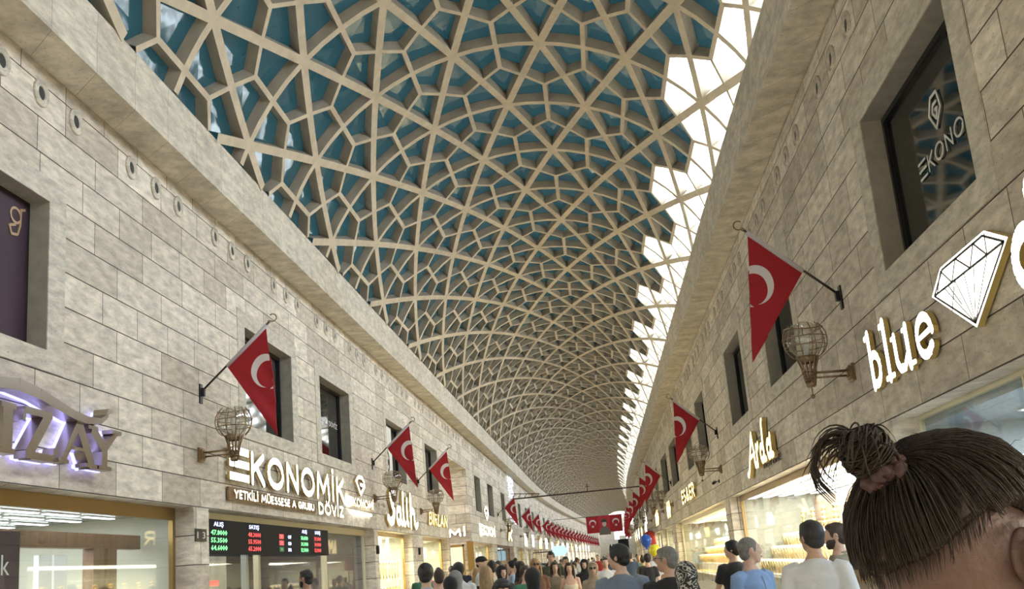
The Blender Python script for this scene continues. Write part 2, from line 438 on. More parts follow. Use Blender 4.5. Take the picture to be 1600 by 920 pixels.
# ------------------------------------------------------------------ the vault: triangular rib lattice with its honeycomb, and glazing
def vp(t, y, r): return (VX + r * math.sin(t), y, VZ + r * math.cos(t))
def node(j, i): return (VT0 + i * VDT, VY0 + j * VP)
ribs = MB(); glz = MB()
def rib(a, c, w, depth=0.225, seg=4, end=0.0):
    T0, T1 = -1.215, 1.40                    # the members stop on the cornice
    lo, hi = (a, c) if a[0] < c[0] else (c, a)
    if hi[0] <= T0 or lo[0] >= T1: return
    if lo[0] < T0: k = (T0 - lo[0]) / (hi[0] - lo[0]); lo = (T0, lo[1] + (hi[1] - lo[1]) * k)
    if hi[0] > T1: k = (T1 - lo[0]) / (hi[0] - lo[0]); hi = (T1, lo[1] + (hi[1] - lo[1]) * k)
    a, c = lo, hi
    pa, pc = Vector((a[0] * VR, a[1])), Vector((c[0] * VR, c[1]))
    d = (pc - pa); L = d.length; d.normalize(); nrm = Vector((-d.y, d.x)) * w * 0.5
    r0, r1 = VR, VR + depth
    pts = [pa + (pc - pa) * k / seg for k in range(seg + 1)]
    i = len(ribs.v)
    for q in pts:
        for sg in (1, -1):
            e = q + nrm * sg
            ribs.v.append(vp(e.x / VR, e.y, r0)); ribs.v.append(vp(e.x / VR, e.y, r1))
    for k in range(seg):
        s0, s1 = i + 4 * k, i + 4 * (k + 1)
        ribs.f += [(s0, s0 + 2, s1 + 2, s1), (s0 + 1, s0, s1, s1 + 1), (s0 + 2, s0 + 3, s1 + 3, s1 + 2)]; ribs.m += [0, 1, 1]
J0, J1 = -13, int((YEND - VY0) / VP)
TMAX = 1.62
CL = 1.9                       # honeycomb cells from this lattice index outwards have clear panes
def mid(a, c): return ((a[0] + c[0]) / 2, (a[1] + c[1]) / 2)
def cen(a, b_, c): return ((a[0] + b_[0] + c[0]) / 3, (a[1] + b_[1] + c[1]) / 3)
for j in range(J0, J1):
    far = VY0 + j * VP > 70
    sg = 2 if far else 4
    odd = j % 2
    i = -5.0 + (0.5 if odd else 0.0)
    while i < 4.6:
        A = node(j, i)
        if -TMAX - 0.4 < A[0] < TMAX + 0.4:
            Bn = node(j, i + 1); Cn = node(j + 1, i + 0.5); Dn = node(j + 1, i - 0.5)
            rib(A, Bn, 0.15, seg=sg)
            rib(A, Cn, 0.145, depth=0.223, seg=sg); rib(A, Dn, 0.145, depth=0.227, seg=sg)
            # nodal boss
            n6 = [(A[0] + 0.115 * math.cos(k * PI / 3) / VR, A[1] + 0.13 * math.sin(k * PI / 3)) for k in range(6)]
            if -1.20 < A[0] < 1.38: ribs.poly([vp(t, yy, VR - 0.004) for t, yy in n6])
            up = cen(A, Bn, Cn); dn = cen(A, Cn, Dn)
            dn2 = cen(A, Bn, node(j - 1, i + 0.5))
            rib(up, mid(A, Bn), 0.085, depth=0.21, seg=1); rib(dn2, mid(A, Bn), 0.085, depth=0.21, seg=1)
            rib(up, mid(A, Cn), 0.085, depth=0.21, seg=1); rib(up, mid(Bn, Cn), 0.085, depth=0.21, seg=1)
            rib(dn, mid(A, Cn), 0.085, depth=0.21, seg=1); rib(dn, mid(A, Dn), 0.085, depth=0.21, seg=1)
            for tri, nn in (((A, Bn, Cn), (i, i + 1, i + 0.5)), ((A, Cn, Dn), (i, i + 0.5, i - 0.5))):
                ce = cen(*tri)
                if not -1.5 < ce[0] < 1.6: continue
                for k in range(3):
                    P, Q, S_ = tri[k], mid(tri[k], tri[(k + 1) % 3]), mid(tri[k], tri[(k + 2) % 3])
                    glz.quad(*[vp(min(1.46, max(-1.30, t)), yy, VR + 0.195) for t, yy in (P, Q, ce, S_)], mi=1 if nn[k] > CL else 0)
        i += 1
tag(ribs.build('ceiling', ['concrete rib', 'shaded rib concrete'], bend=True), kind='structure')
tag(glz.build('ceiling_glazing', ['teal glazing', 'clear glazing'], bend=True), kind='structure')
# blockwork that closes the gap between cornice and vault foot
b = MB()
for y0, y1 in zip([-15] + list(range(60, 236, 6)), list(range(60, 236, 6)) + [YEND + 1]):
    b.quad((-5.62, y0, 7.1), (-5.62, y1, 7.1), (-5.62, y1, 8.02), (-5.62, y0, 8.02))
tag(b.build('wall_vault_foot', 'concrete rib', bend=True), kind='structure')
# far end wall with its doorway
b = MB()
b.box(-8, -3.6, YEND, YEND + 0.5, 0, 12); b.box(1.6, 6, YEND, YEND + 0.5, 0, 12); b.box(-3.6, 1.6, YEND, YEND + 0.5, 0, 12)
tag(b.build('wall_back', 'smooth stone', bend=True), kind='structure')
b = MB()
b.box(-9, 7, -15.5, -15.1, 0, 12)
tag(b.build('wall_sky_block', 'smooth stone'), kind='structure')  # unseen wall added behind the camera to block sky light

# ------------------------------------------------------------------ upper windows: stone surround, dark frame, dark pane
nwin = [0]
def window(side, y0, y1, near=True):
    nwin[0] += 1
    X, s = (XL, 1) if side == 'L' else (XR, -1)
    root = empty('window_%d' % nwin[0], (X + g(y0), y0, ZW0)); root['kind'] = 'structure'
    if y0 > 78: root.rotation_euler[2] = -math.atan(g(y0 + 1) - g(y0))
    w, h = y1 - y0, ZW1 - ZW0
    t = 0.012 * s
    b = MB()
    bw = 0.36 if near else 0.3
    b.box(0, t, -bw, 0, -0.22, h + 0.26); b.box(0, t, w, w + bw, -0.22, h + 0.26)
    b.box(0, t, 0, w, -0.22, 0); b.box(0, t, 0, w, h, h + 0.26)
    b.build('surround', 'smooth stone', root)
    xi = -s * 0.26
    b = MB()
    f = 0.06
    b.box(xi, xi + s * 0.05, 0, f, 0, h); b.box(xi, xi + s * 0.05, w - f, w, 0, h); b.box(xi, xi + s * 0.05, f, w - f, 0, f); b.box(xi, xi + s * 0.05, f, w - f, h - f, h)
    b.box(xi, xi + s * 0.035, w * 0.5 - 0.02, w * 0.5 + 0.02, f, h - f) if not near else None
    b.build('window_frame', 'dark metal', root)
    b = MB(); b.box(xi - s * 0.02, xi + s * 0.012, f * 0.5, w - f * 0.5, f * 0.5, h - f * 0.5)
    b.build('pane', 'dark window glass', root)
    return root
for a, c in winL: window('L', a, c, a < 28)
for a, c in winR: window('R', a, c, a < 28)

# ------------------------------------------------------------------ shop rooms
def shop_room(side, y0, y1, depth, wallm, ceilm, power, col, zc=2.72, panels=True, pm='led white', dz=0.0):
    X, s = (XL, 1) if side == 'L' else (XR, -1)
    Xa = X - s * 0.30; Xb = X - s * (0.30 + depth)
    gy = g((y0 + y1) / 2)
    b = MB()
    e = 0.12
    b.box(Xb - s * 0.05, Xb, y0 - e, y1 + e, 0, 3.0, 0)
    b.box(Xb, Xa, y0 - e - 0.04, y0 - e, 0, 3.0, 0); b.box(Xb, Xa, y1 + e, y1 + e + 0.04, 0, 3.0, 0)
    b.box(Xb, Xa, y0 - e, y1 + e, zc, 3.0, 1)
    tag(b.build('wall_inside_shop', [wallm, ceilm], loc=(gy, 0, 0)), kind='structure')
    ln = area('shop_ceiling_light', (Xa - s * depth * 0.40 + gy, (y0 + y1) / 2, zc - 0.04), (0, 0, 0), depth * 0.7, (y1 - y0) * 0.85, power, col)
    return Xa, Xb
def shop_front(side, y0, y1, label, frame_mat='gold frame', fw=0.07, z0=0.0, mull=(), group=None, head=0.10):
    X, s = (XL, 1) if side == 'L' else (XR, -1)
    root = empty('shop_window', (X - s * 0.27 + g((y0 + y1) / 2), y0, 0))
    tag(root, label, 'shop window', group)
    w = y1 - y0
    b = MB()
    b.box(-0.03, 0.03, 0, fw, z0, LZ); b.box(-0.03, 0.03, w - fw, w, z0, LZ); b.box(-0.03, 0.03, fw, w - fw, LZ - head, LZ)
    for m_ in mull: b.box(-0.02, 0.02, m_ - y0 - 0.02, m_ - y0 + 0.02, z0, LZ - head)
    b.box(-0.04, 0.04, fw, w - fw, z0, z0 + 0.06)
    b.build('frame', frame_mat, root)
    b = MB(); b.box(-0.006, 0.006, fw, w - fw, z0 + 0.06, LZ - head)
    b.build('glass_pane', 'shop glass', root)
    return root
# ================================================================== shops
def lights_grid(side, y0, y1, Xa, Xb, z, nx, ny, matn, kind, label, group, size=(0.28, 0.6)):
    """recessed luminous ceiling fittings"""
    k = 0
    for i in range(nx):
        for j in range(ny):
            x = Xa + (Xb - Xa) * (i + 0.5) / nx; yy = y0 + (y1 - y0) * (j + 0.5) / ny
            b = MB()
            if kind == 'round':
                b.lathe([(size[0], 0.0), (size[0], -0.02), (size[0] * 0.8, -0.02), (size[0] * 0.78, -0.008), (0.001, -0.008)], seg=20, mi=0)
                b.lathe([(size[0] * 0.76, -0.012), (0.001, -0.012)], seg=20, mi=1)
            else:
                sx, sy = size
                b.box(-sx, sx, -sy, sy, -0.015, 0, 0); b.box(-sx * 0.9, sx * 0.9, -sy * 0.95, sy * 0.95, -0.022, -0.012, 1)
            o = b.build('ceiling_light', ['white laminate', matn])
            place(o, x, yy, z)
            tag(o, label, 'ceiling light', group); k += 1

# --- IZAY shop (near left): wooden door frame inside, cool LED strips in a mirrored ceiling
mat('mirror ceiling', (0.30, 0.33, 0.35), 0.18, 0.6)
Xa, Xb = shop_room('L', 4.0, 14.6, 4.2, 'shop wall', 'mirror ceiling', 230, (0.92, 0.97, 1.0))
shop_front('L', 4.0, 14.64, 'wide gold framed shop front below the silver letter sign', 'brass paint', 0.09, head=0.16)
lights_grid('L', 4.4, 14.5, Xa - 0.02, Xb, 2.72, 9, 10, 'led white', 'bar', 'cool white light strip in the ceiling of the shop under the silver letter sign', 'light strips in the near left shop', (0.045, 0.42))
r = empty('shop_partition', (-6.25, 0, 0)); tag(r, 'dark wooden glazed partition inside the near left shop', 'partition')
b = MB(); b.box(-0.06, 0.06, 6.5, 14.55, 2.28, 2.46); b.build('top_rail', 'shop dark wood', r)
for y0_, y1_ in ((13.15, 13.45), (13.55, 13.8), (9.0, 9.3)):
    b = MB(); b.box(-0.07, 0.07, y0_, y1_, 0, 2.28); b.build('post', 'shop dark wood', r)
for y0_, y1_ in ((11.9, 12.2), (12.25, 12.55)):
    b = MB(); b.box(-0.03, 0.03, y0_, y1_, 0, 2.2); b.build('white_panel', 'white laminate', r)
b = MB(); b.box(-0.012, 0.012, 9.4, 13.1, 1.62, 1.66); b.box(-0.012, 0.012, 12.6, 13.1, 1.70, 1.80); b.build('glass_transfer_strip', 'cream metal', r)
r = empty('hanging_banner', (-6.02, 0, 0)); tag(r, 'plum banner with script writing inside the near left shop window', 'banner')
b = MB(); b.box(-0.01, 0.01, 8.2, 11.1, 0.6, 2.42); b.build('cloth', 'plum fabric', r)
def cabinet(name, label, x, y, sx, sy, z1, matn, face=1, shelves=3, rz=0):
    r = empty(name, (x, y, 0)); tag(r, label, 'cabinet')
    b = MB(); b.box(-sx, sx, -sy, sy, 0, 0.85); b.build('base', matn, r)
    b = MB(); b.box(-sx, -sx + 0.03, -sy, sy, 0.85, z1); b.box(-sx, sx, -sy, -sy + 0.03, 0.85, z1); b.box(-sx, sx, sy - 0.03, sy, 0.85, z1); b.box(-sx, sx, -sy, sy, z1 - 0.05, z1)
    b.build('case', matn, r)
    for k in range(shelves):
        z = 0.9 + (z1 - 0.95) * (k + 1) / (shelves + 1)
        b = MB(); b.box(-sx + 0.03, sx, -sy + 0.03, sy - 0.03, z, z + 0.02); b.build('shelf', 'white laminate', r)
    return r
BANNER_ROOT = r
cabinet('wall_cabinet', 'white wall cabinet with dark niches at the back of the near left shop', Xb + 0.3, 8.4, 0.28, 1.1, 2.0, 'shop grey')
cabinet('wall_cabinet', 'pale wall cabinet behind the wooden partition of the near left shop', Xb + 0.3, 12.4, 0.28, 1.3, 2.1, 'white laminate')

RISE = 0.26
# jewellery display pieces -----------------------------------------------------
def bracelet_stand_mesh(n=8, w=0.16):
    """a tall rack of stacked gold bars, as on a bracelet tower"""
    b = MB(); b.box(-0.015, 0.015, -0.012, 0.012, 0, n * 0.085 + 0.03, 1)
    b.box(-0.07, 0.07, -0.09, 0.09, 0, 0.015, 1)
    for k in range(n):
        z = 0.06 + k * 0.085; ww = w * (1 - 0.25 * k / n)
        b.tube([(0, -ww, z - 0.012), (0.02, -ww * 0.6, z + 0.012), (0.028, 0, z + 0.02), (0.02, ww * 0.6, z + 0.012), (0, ww, z - 0.012)], 0.022, 7)
    return b.mesh('bracelet_tower', ['jewellery gold', 'cream velvet'], True)
def roll_mesh():
    """padded velvet arch carrying a fan of gold necklaces"""
    b = MB(); pts = []
    for k in range(9):
        a = PI * k / 8
        pts.append((0.02 + 0.05 * math.sin(a), -0.115 * math.cos(a), 0.19 * math.sin(a) + 0.02))
    b.tube(pts, [0.03 + 0.03 * math.sin(PI * k / 8) for k in range(9)], 8, 1)
    for q in (-0.02, 0.03):
        b.tube([(p[0] + 0.055, p[1] * (0.96 + q), p[2] * (1 + q * 2) + 0.01) for p in pts], 0.006, 5, 0)
    return b.mesh('necklace_roll', ['jewellery gold', 'cream velvet'], True)
def tray_mesh(w=0.34):
    b = MB(); b.box(-0.14, 0.14, -w / 2, w / 2, 0, 0.02, 1)
    for i in range(4):
        for j in range(5):
            b.lathe([(0.016, 0), (0.024, 0.008), (0.016, 0.016), (0.010, 0.008), (0.016, 0)], (-0.1 + i * 0.066, -w / 2 + 0.04 + j * 0.065, 0.021), 8, 0)
    return b.mesh('ring_tray', ['jewellery gold', 'cream velvet'], True)
def bust_mesh():
    b = MB()
    b.loft([(0, 0, 0, 0.045, 0.075), (0.0, 0, 0.10, 0.04, 0.085), (0, 0, 0.20, 0.045, 0.10), (0, 0, 0.26, 0.03, 0.06), (0, 0, 0.33, 0.025, 0.03), (0, 0, 0.36, 0.02, 0.025)], 12, 1)
    for k in range(3):
        d = 0.05 + 0.035 * k
        b.tube([(0.03, -0.035, 0.30), (0.052, -0.045 - 0.008 * k, 0.24 - d * 0.4), (0.060, 0, 0.25 - d * 1.15), (0.052, 0.045 + 0.008 * k, 0.24 - d * 0.4), (0.03, 0.035, 0.30)], 0.009, 5, 0)
    return b.mesh('necklace_bust', ['jewellery gold', 'cream velvet'], True)
ME = {'bracelet_tower': bracelet_stand_mesh(), 'necklace_roll': roll_mesh(), 'ring_tray': tray_mesh(), 'necklace_bust': bust_mesh()}
CATS = {'bracelet_tower': 'bracelet stand', 'necklace_roll': 'necklace display', 'ring_tray': 'jewellery tray', 'necklace_bust': 'necklace display'}
def piece(kind, side, x, y, z, label, group, sc_=1.0, jit=0.0):
    o = bpy.data.objects.new(kind, ME[kind]); C.objects.link(o)
    place(o, x, y, z, (0 if side == 'L' else PI) + random.uniform(-jit, jit)); o.scale = (sc_,) * 3
    tag(o, label, CATS[kind], group)
def display(side, y0, y1, where, rows=3, z0=0.85, towers=True, rolls=True, busts=False, trays=True, step=0.30):
    X, s = (XL, 1) if side == 'L' else (XR, -1)
    Xa = X - s * 0.40; TX = 0.30 * rows + 0.22
    w = y1 - y0; gy = g((y0 + y1) / 2)
    r = empty('display_counter', (Xa + gy, (y0 + y1) / 2, 0)); tag(r, 'stepped display counter in ' + where, 'display counter')
    b = MB(); b.box(-s * 0.02, -s * (0.30 * rows + 0.34), -w / 2, w / 2, 0, z0); b.build('base', 'white laminate', r)
    for k in range(rows):
        b = MB(); b.box(-s * (0.02 + 0.30 * k + 0.02), -s * (0.02 + 0.30 * k + 0.31), -w / 2, w / 2, z0 + 0.005, z0 + 0.03 + RISE * k); b.build('step', 'cream velvet', r)
    b = MB(); b.box(s * 0.0, s * 0.05, -w / 2, w / 2, z0 - 0.09, z0 + 0.0); b.build('edge_rail', 'cream metal', r)
    for k in range(rows):
        xx = Xa - s * (0.19 + 0.30 * k); zz = z0 + 0.03 + RISE * k
        n = int(w / step)
        for i in range(n):
            yy = y0 + (i + 0.5) * w / n
            if k == 0 and trays: piece('ring_tray', side, xx, yy, zz, 'tray of gold rings in ' + where, 'ring trays in ' + where, 0.8)
            elif busts and k == rows - 1: piece('necklace_bust', side, xx, yy, zz, 'necklace bust in ' + where, 'necklace busts in ' + where, 1.0)
            elif rolls: piece('necklace_roll', side, xx, yy, zz, 'padded arch of gold necklaces in ' + where, 'necklace arches in ' + where, 1.2, 0.06)
    if towers:
        n = max(2, int(w / 1.1))
        for i in range(n):
            yy = y0 + (i + 0.5) * w / n
            r2 = empty('wall_shelf', (Xa - s * TX + gy, yy, z0 + 0.5)); tag(r2, 'glass shelf number %s above the steps in %s' % (['one', 'two', 'three', 'four', 'five', 'six', 'seven', 'eight', 'nine', 'ten', 'eleven', 'twelve', 'thirteen', 'fourteen', 'fifteen', 'sixteen'][i], where), 'shelf')
            r2['label'] = 'narrow pedestal shelf in ' + where; r2['group'] = 'pedestal shelves in ' + where
            b = MB(); b.box(-0.1, 0.1, -0.2, 0.2, -0.03, 0.0); b.box(-0.02, 0.02, -0.02, 0.02, -0.5, -0.03); b.build('board', 'white laminate', r2)
            piece('bracelet_tower', side, Xa - s * TX, yy, z0 + 0.5, 'tall bracelet stack in ' + where, 'bracelet towers in ' + where, 1.2)

# --- exchange office (Ekonomik Doviz)
Xa, Xb = shop_room('L', 15.27, 26.7, 3.0, 'grey panel', 'shop grey', 110, (1, 0.97, 0.9))
r = shop_front('L', 15.3, 26.7, 'cream framed exchange office front under the rate board', 'cream metal', 0.10, mull=(22.7, 22.9), head=0.14)
b = MB(); b.box(-0.03, 0.03, 7.35, 7.62, 0, LZ - 0.1); b.build('post', 'cream metal', r)
b = MB(); b.box(-0.04, 0.0, 7.62, 10.6, 0, LZ - 0.12); b.build('grey_door', 'grey panel', r)
r = empty('marble_partition', (Xa - 0.55, 15.4, 0)); tag(r, 'white marble partition with paper notices inside the exchange office', 'partition')
b = MB(); b.box(-0.05, 0.05, 0, 2.9, 0, 2.2); b.build('slab', 'white marble', r)
for k, (yy, zz, w_, h_, red) in enumerate([(0.25, 1.15, 0.45, 0.6, 0), (0.85, 1.2, 0.55, 0.55, 0), (1.75, 1.2, 0.75, 0.62, 1)]):
    b = MB(); b.box(0.05, 0.056, yy, yy + w_, zz, zz + h_)
    pp = b.build('notice', 'paper', r)
    b = MB()
    for q in range(7): b.box(0.057, 0.059, yy + 0.05, yy + w_ - 0.05 - 0.1 * (q % 3), zz + 0.06 + q * 0.06, zz + 0.075 + q * 0.06)
    b.build('writing', 'text grey', pp)
    if red:
        b = MB(); b.box(0.057, 0.06, yy, yy + w_, zz + h_ - 0.09, zz + h_); b.build('red_band', 'screen red', pp)
for yy in (19.2, 19.9):
    b = MB(); b.box(-0.05, 0.05, 0, 0.12, 0, 2.6)
    o = b.build('door_post', 'shop grey' if yy < 19.5 else 'cream metal'); place(o, Xa - 0.5, yy, 0); tag(o, 'dark upright post inside the exchange office' if yy < 19.5 else 'pale upright post inside the exchange office', 'post')
# rate board: black screen with glowing figures
def txt(s, name, mats, w, h, depth=0.01, shear=0.0, off=0.0, res=3, front_only=False, space=1.0):
    """text turned into a mesh, scaled to w x h, origin at its lower left, faces at +z"""
    cu = bpy.data.curves.new(name, 'FONT'); cu.body = s; cu.size = 1.0; cu.extrude = 0.05; cu.shear = shear; cu.offset = off; cu.resolution_u = res; cu.space_character = space
    o = bpy.data.objects.new(name, cu); C.objects.link(o)
    bpy.context.view_layer.update()
    me = bpy.data.meshes.new_from_object(o.evaluated_get(bpy.context.evaluated_depsgraph_get()))
    bpy.data.objects.remove(o); bpy.data.curves.remove(cu)
    xs = [v.co.x for v in me.vertices]; ys_ = [v.co.y for v in me.vertices]
    x0, x1, y0, y1 = min(xs), max(xs), min(ys_), max(ys_)
    for v in me.vertices:
        v.co = ((v.co.x - x0) / (x1 - x0) * w, (v.co.y - y0) / (y1 - y0) * h, depth if v.co.z > 0 else 0.0)
    me.materials.clear()
    for mm_ in mats: me.materials.append(M[mm_])
    me.update()
    if len(mats) > 1:
        for p_ in me.polygons: p_.material_index = 0 if p_.normal.z > 0.7 else 1
    else:
        for p_ in me.polygons: p_.material_index = 0
    return me
def sign_part(name, me, parent, x, y, z=0.0):
    o = bpy.data.objects.new(name, me); C.objects.link(o); o.parent = parent; o.location = (x, y, z)
    return o
def sign_root(name, side, y, z, label, cat='sign', out=0.0):
    X, s = (XL, 1) if side == 'L' else (XR, -1)
    r = empty(name, (X + s * out + g(y), y, z), FACE_L if side == 'L' else FACE_R)
    if y > 78: r.rotation_euler[2] -= math.atan(g(y + 1) - g(y))
    return tag(r, label, cat)
o = bpy.data.objects.new('writing', txt('rl\u00fck', 'writing', ['text grey'], 0.55, 0.20, 0.002)); C.objects.link(o); o.parent = BANNER_ROOT; o.location = (0.012, 10.35, 1.98); o.rotation_euler = FACE_L; o.data.materials[0] = M['text white']
r = sign_root('rate_board', 'L', 15.33, 2.17, 'black electronic exchange rate board with green and red figures', 'display board', -0.10)
b = MB(); b.box(0, 7.2, 0, 0.50, -0.08, 0); b.build('screen', 'black panel', r)
for (x, yy, s_, m_, w_, h_) in [(0.42, 0.385, 'ALI\u015e', 'screen blue', 0.42, 0.085), (0.30, 0.275, '47.8000', 'screen green', 0.70, 0.075), (0.30, 0.165, '55.3500', 'screen green', 0.70, 0.075), (0.30, 0.055, '64.6000', 'screen green', 0.70, 0.075),
                              (2.05, 0.385, 'SATI\u015e', 'screen blue', 0.52, 0.085), (2.0, 0.275, '48.3000', 'screen red', 0.66, 0.075), (2.0, 0.165, '55.9500', 'screen red', 0.66, 0.075), (2.0, 0.055, '65.2000', 'screen red', 0.66, 0.075),
                              (4.25, 0.285, 'CHF', 'screen blue', 0.22, 0.06), (4.25, 0.17, 'CAD', 'screen blue', 0.22, 0.06), (4.25, 0.06, 'SAR', 'screen blue', 0.22, 0.06),
                              (5.2, 0.385, 'ALI\u015e', 'screen blue', 0.36, 0.085), (5.12, 0.275, '58.6000', 'screen green', 0.5, 0.075), (5.12, 0.165, '34.1000', 'screen green', 0.5, 0.075), (5.12, 0.055, '12.5000', 'screen green', 0.5, 0.075),
                              (6.15, 0.385, 'SATI\u015e', 'screen blue', 0.42, 0.085), (6.1, 0.275, '59.3000', 'screen red', 0.5, 0.075), (6.1, 0.165, '34.9000', 'screen red', 0.5, 0.075), (6.1, 0.055, '12.9000', 'screen red', 0.5, 0.075)]:
    sign_part('figures', txt(s_, 'figures', [m_], w_, h_, 0.004, off=0.015, res=1), r, x, yy)
mat('flag green', (0.02, 0.35, 0.12), 0.5)
for k, (m1, yy) in enumerate((('screen red', 0.275), ('screen red', 0.165), ('flag green', 0.055))):
    b = MB(); b.box(3.72, 3.98, yy, yy + 0.08, 0, 0.004)
    ic = b.build('currency_icon', m1, r)
    b = MB(); b.box(3.83, 3.87, yy + 0.02, yy + 0.06, 0.004, 0.006); b.box(3.81, 3.89, yy + 0.033, yy + 0.047, 0.004, 0.006) ; b.build('icon_mark', 'text white', ic)

# --- Salih shop and the ones beyond it
for (y0, y1, w_, lab, fm, fw, towers) in [(27.25, 32.15, 'the shop under the Salih sign', 'gold framed shop window under the rounded white Salih sign', 'gold frame', 0.10, True),
                                 (34.15, 39.85, 'the shop under the Birlan sign', 'gold framed shop window under the yellow Birlan sign', 'gold frame', 0.28, True),
                                 (47.35, 56.25, 'the corner shop past the passage', 'gold framed corner shop window just past the side passage', 'gold frame', 0.35, True)]:
    Xa, Xb = shop_room('L', y0, y1, 3.0, 'shop wall', 'white laminate', 300, (1.0, 0.91, 0.66))
    shop_front('L', y0, y1, lab, fm, fw)
    display('L', y0 + 0.3, y1 - 0.3, w_, 3, 0.75, towers, busts=True, step=0.36)
    lights_grid('L', y0, y1, Xa, Xb, 2.72, 2, 3, 'led warm', 'bar', 'warm light bar in the ceiling of ' + w_, 'ceiling light bars in ' + w_, (0.15, 0.5))
    if y0 < 30:
        for k in range(11):
            yy = y0 + 0.4 + k * 0.42
            for zz in (1.35, 2.0):
                b = MB(); b.tube([(0, -0.07, 0.0), (0, -0.085, -0.2), (0, 0, -0.4), (0, 0.085, -0.2), (0, 0.07, 0.0)], 0.016, 6, 0); b.box(-0.02, 0.0, -0.1, 0.1, -0.02, 0.02, 1)
                o = b.build('hanging_necklace', ['jewellery gold', 'cream velvet'], smooth=True); place(o, Xa - 0.12, yy, zz)
                tag(o, 'gold necklace hanging on the %s rail in the window under the Salih sign' % ('lower' if zz < 1.5 else 'upper'), 'necklace', '%s row of hanging necklaces under the Salih sign' % ('lower' if zz < 1.5 else 'upper'))
# door shop
Xa, Xb = shop_room('L', 58.6, 69.4, 3.0, 'shop dark wood', 'shop grey', 130, (1, 0.75, 0.4))
shop_front('L', 58.6, 69.4, 'dark framed shop front with an orange lit wooden panel', 'shop dark wood', 0.25, mull=(63.5,))
# side passage between the Birlan shop and the corner shop
b = MB()
b.box(XL - 3.2, XL - 0.5, ALLEY[1], ALLEY[1] + 0.3, 0, 6.3)
b.box(XL - 3.2, XL - 0.5, ALLEY[0] - 0.3, ALLEY[0], 0, 6.3)
b.box(XL - 3.5, XL - 3.2, ALLEY[0] - 0.3, ALLEY[1] + 0.3, 0, 6.3)
tag(b.build('wall_passage', 'wall stone'), kind='structure')
b = MB(); b.box(XL - 3.2, XL - 0.02, ALLEY[0], ALLEY[1], 5.86, 5.95); tag(b.build('ceiling_passage', 'white laminate'), kind='structure')
area('passage_ceiling_light', (XL - 1.7, 43.6, 5.8), (0, 0, 0), 2, 4, 70, (1, 0.95, 0.85))
r = empty('gold_column', (XL + 0.03, ALLEY[1] + 0.02, 0)); tag(r, 'polished gold corner column at the far side of the passage', 'column')
b = MB(); b.box(-0.22, 0.06, -0.06, 0.55, 0.12, LZ); b.build('shaft', 'gold frame', r)
b = MB(); b.box(-0.25, 0.09, -0.09, 0.58, 0, 0.12); b.build('foot', 'gold frame', r)
r = empty('shop_window', (XL - 1.2, ALLEY[1] - 0.04, 0)); tag(r, 'lit shop window inside the side passage below the MI letters', 'shop window')
b = MB(); b.box(-0.9, 0.9, 0, 0.03, 0.8, 2.6); b.build('back_panel', 'passage window glow', r)
b = MB(); b.box(-0.9, -0.82, -0.04, 0, 0.7, 2.7); b.box(0.82, 0.9, -0.04, 0, 0.7, 2.7); b.box(-0.9, 0.9, -0.04, 0, 2.62, 2.7); b.build('frame', 'gold frame', r)

# --- right side: blue shop
mat('blue ceiling', (0.30, 0.36, 0.42), 0.25, 0.2)
Xa, Xb = shop_room('R', 4.6, 11.4, 4.5, 'shop grey', 'blue ceiling', 230, (0.80, 0.92, 1.0), zc=2.68)
r = shop_front('R', 4.6, 11.45, 'frameless glass shop front under the white blue sign', 'cream metal', 0.04, mull=(8.6,), head=0.04)
lights_grid('R', 4.8, 11.2, Xa + 0.3, Xb, 2.68, 5, 4, 'led white', 'round', 'round ceiling downlight inside the glass fronted shop near the blue sign', 'downlights in the near right shop', (0.16, 0))
b = MB(); b.box(0, 0.22, -3.8, 0.0, -0.22, 0); o = b.build('ceiling_beam', 'cream metal'); place(o, XR + 0.36, 8.9, 2.68); tag(o, 'beige boxed beam along the glass of the near right shop', 'beam')
cabinet('wall_cabinet', 'blue lit cabinet at the back of the near right shop', Xb - 0.3, 7.5, 0.28, 1.6, 2.2, 'white laminate')
r = empty('shop_screen', (XR + 1.9, 9.2, 1.65)); tag(r, 'blue glowing screen inside the near right shop', 'screen')
b = MB(); b.box(-0.02, 0.02, -0.45, 0.45, 0, 0.55); b.build('bezel', 'dark metal', r); emat('blue screen', (0.15, 0.25, 0.95), 1.0)
b = MB(); b.box(-0.025, -0.02, -0.41, 0.41, 0.04, 0.51); b.build('display', 'blue screen', r)
# --- Arda shop
Xa, Xb = shop_room('R', 13.3, 26.3, 2.2, 'shop wall', 'white laminate', 430, (1.0, 0.93, 0.76))
shop_front('R', 13.3, 26.35, 'broad shop window full of necklaces under the gold Arda sign', 'brass paint', 0.07, mull=(), head=0.12)
lights_grid('R', 13.4, 26.3, Xa, Xb, 2.72, 6, 16, 'led white', 'bar', 'bright light slat in the ceiling of the shop under the Arda sign', 'ceiling slats under the Arda sign', (0.10, 0.36))
display('R', 13.5, 26.2, 'the shop under the Arda sign', 3, 0.98, True, True, trays=False, step=0.36)
r = empty('wooden_panel', (Xa + 1.55, 23.2, 0)); tag(r, 'walnut back panel with a pale ring logo behind the necklaces', 'panel')
b = MB(); b.box(-0.03, 0.03, -2.0, 2.6, 0.9, 2.6); b.build('board', 'walnut panel', r)
b = MB(); b.lathe([(0.11, 0), (0.145, 0), (0.145, 0.02), (0.11, 0.02), (0.11, 0)], (-0.05, -0.3, 2.02), 24, axis='x'); b.box(-0.05, -0.03, -0.02, 0.14, 2.0, 2.03); b.build('ring_logo', 'text white', r)
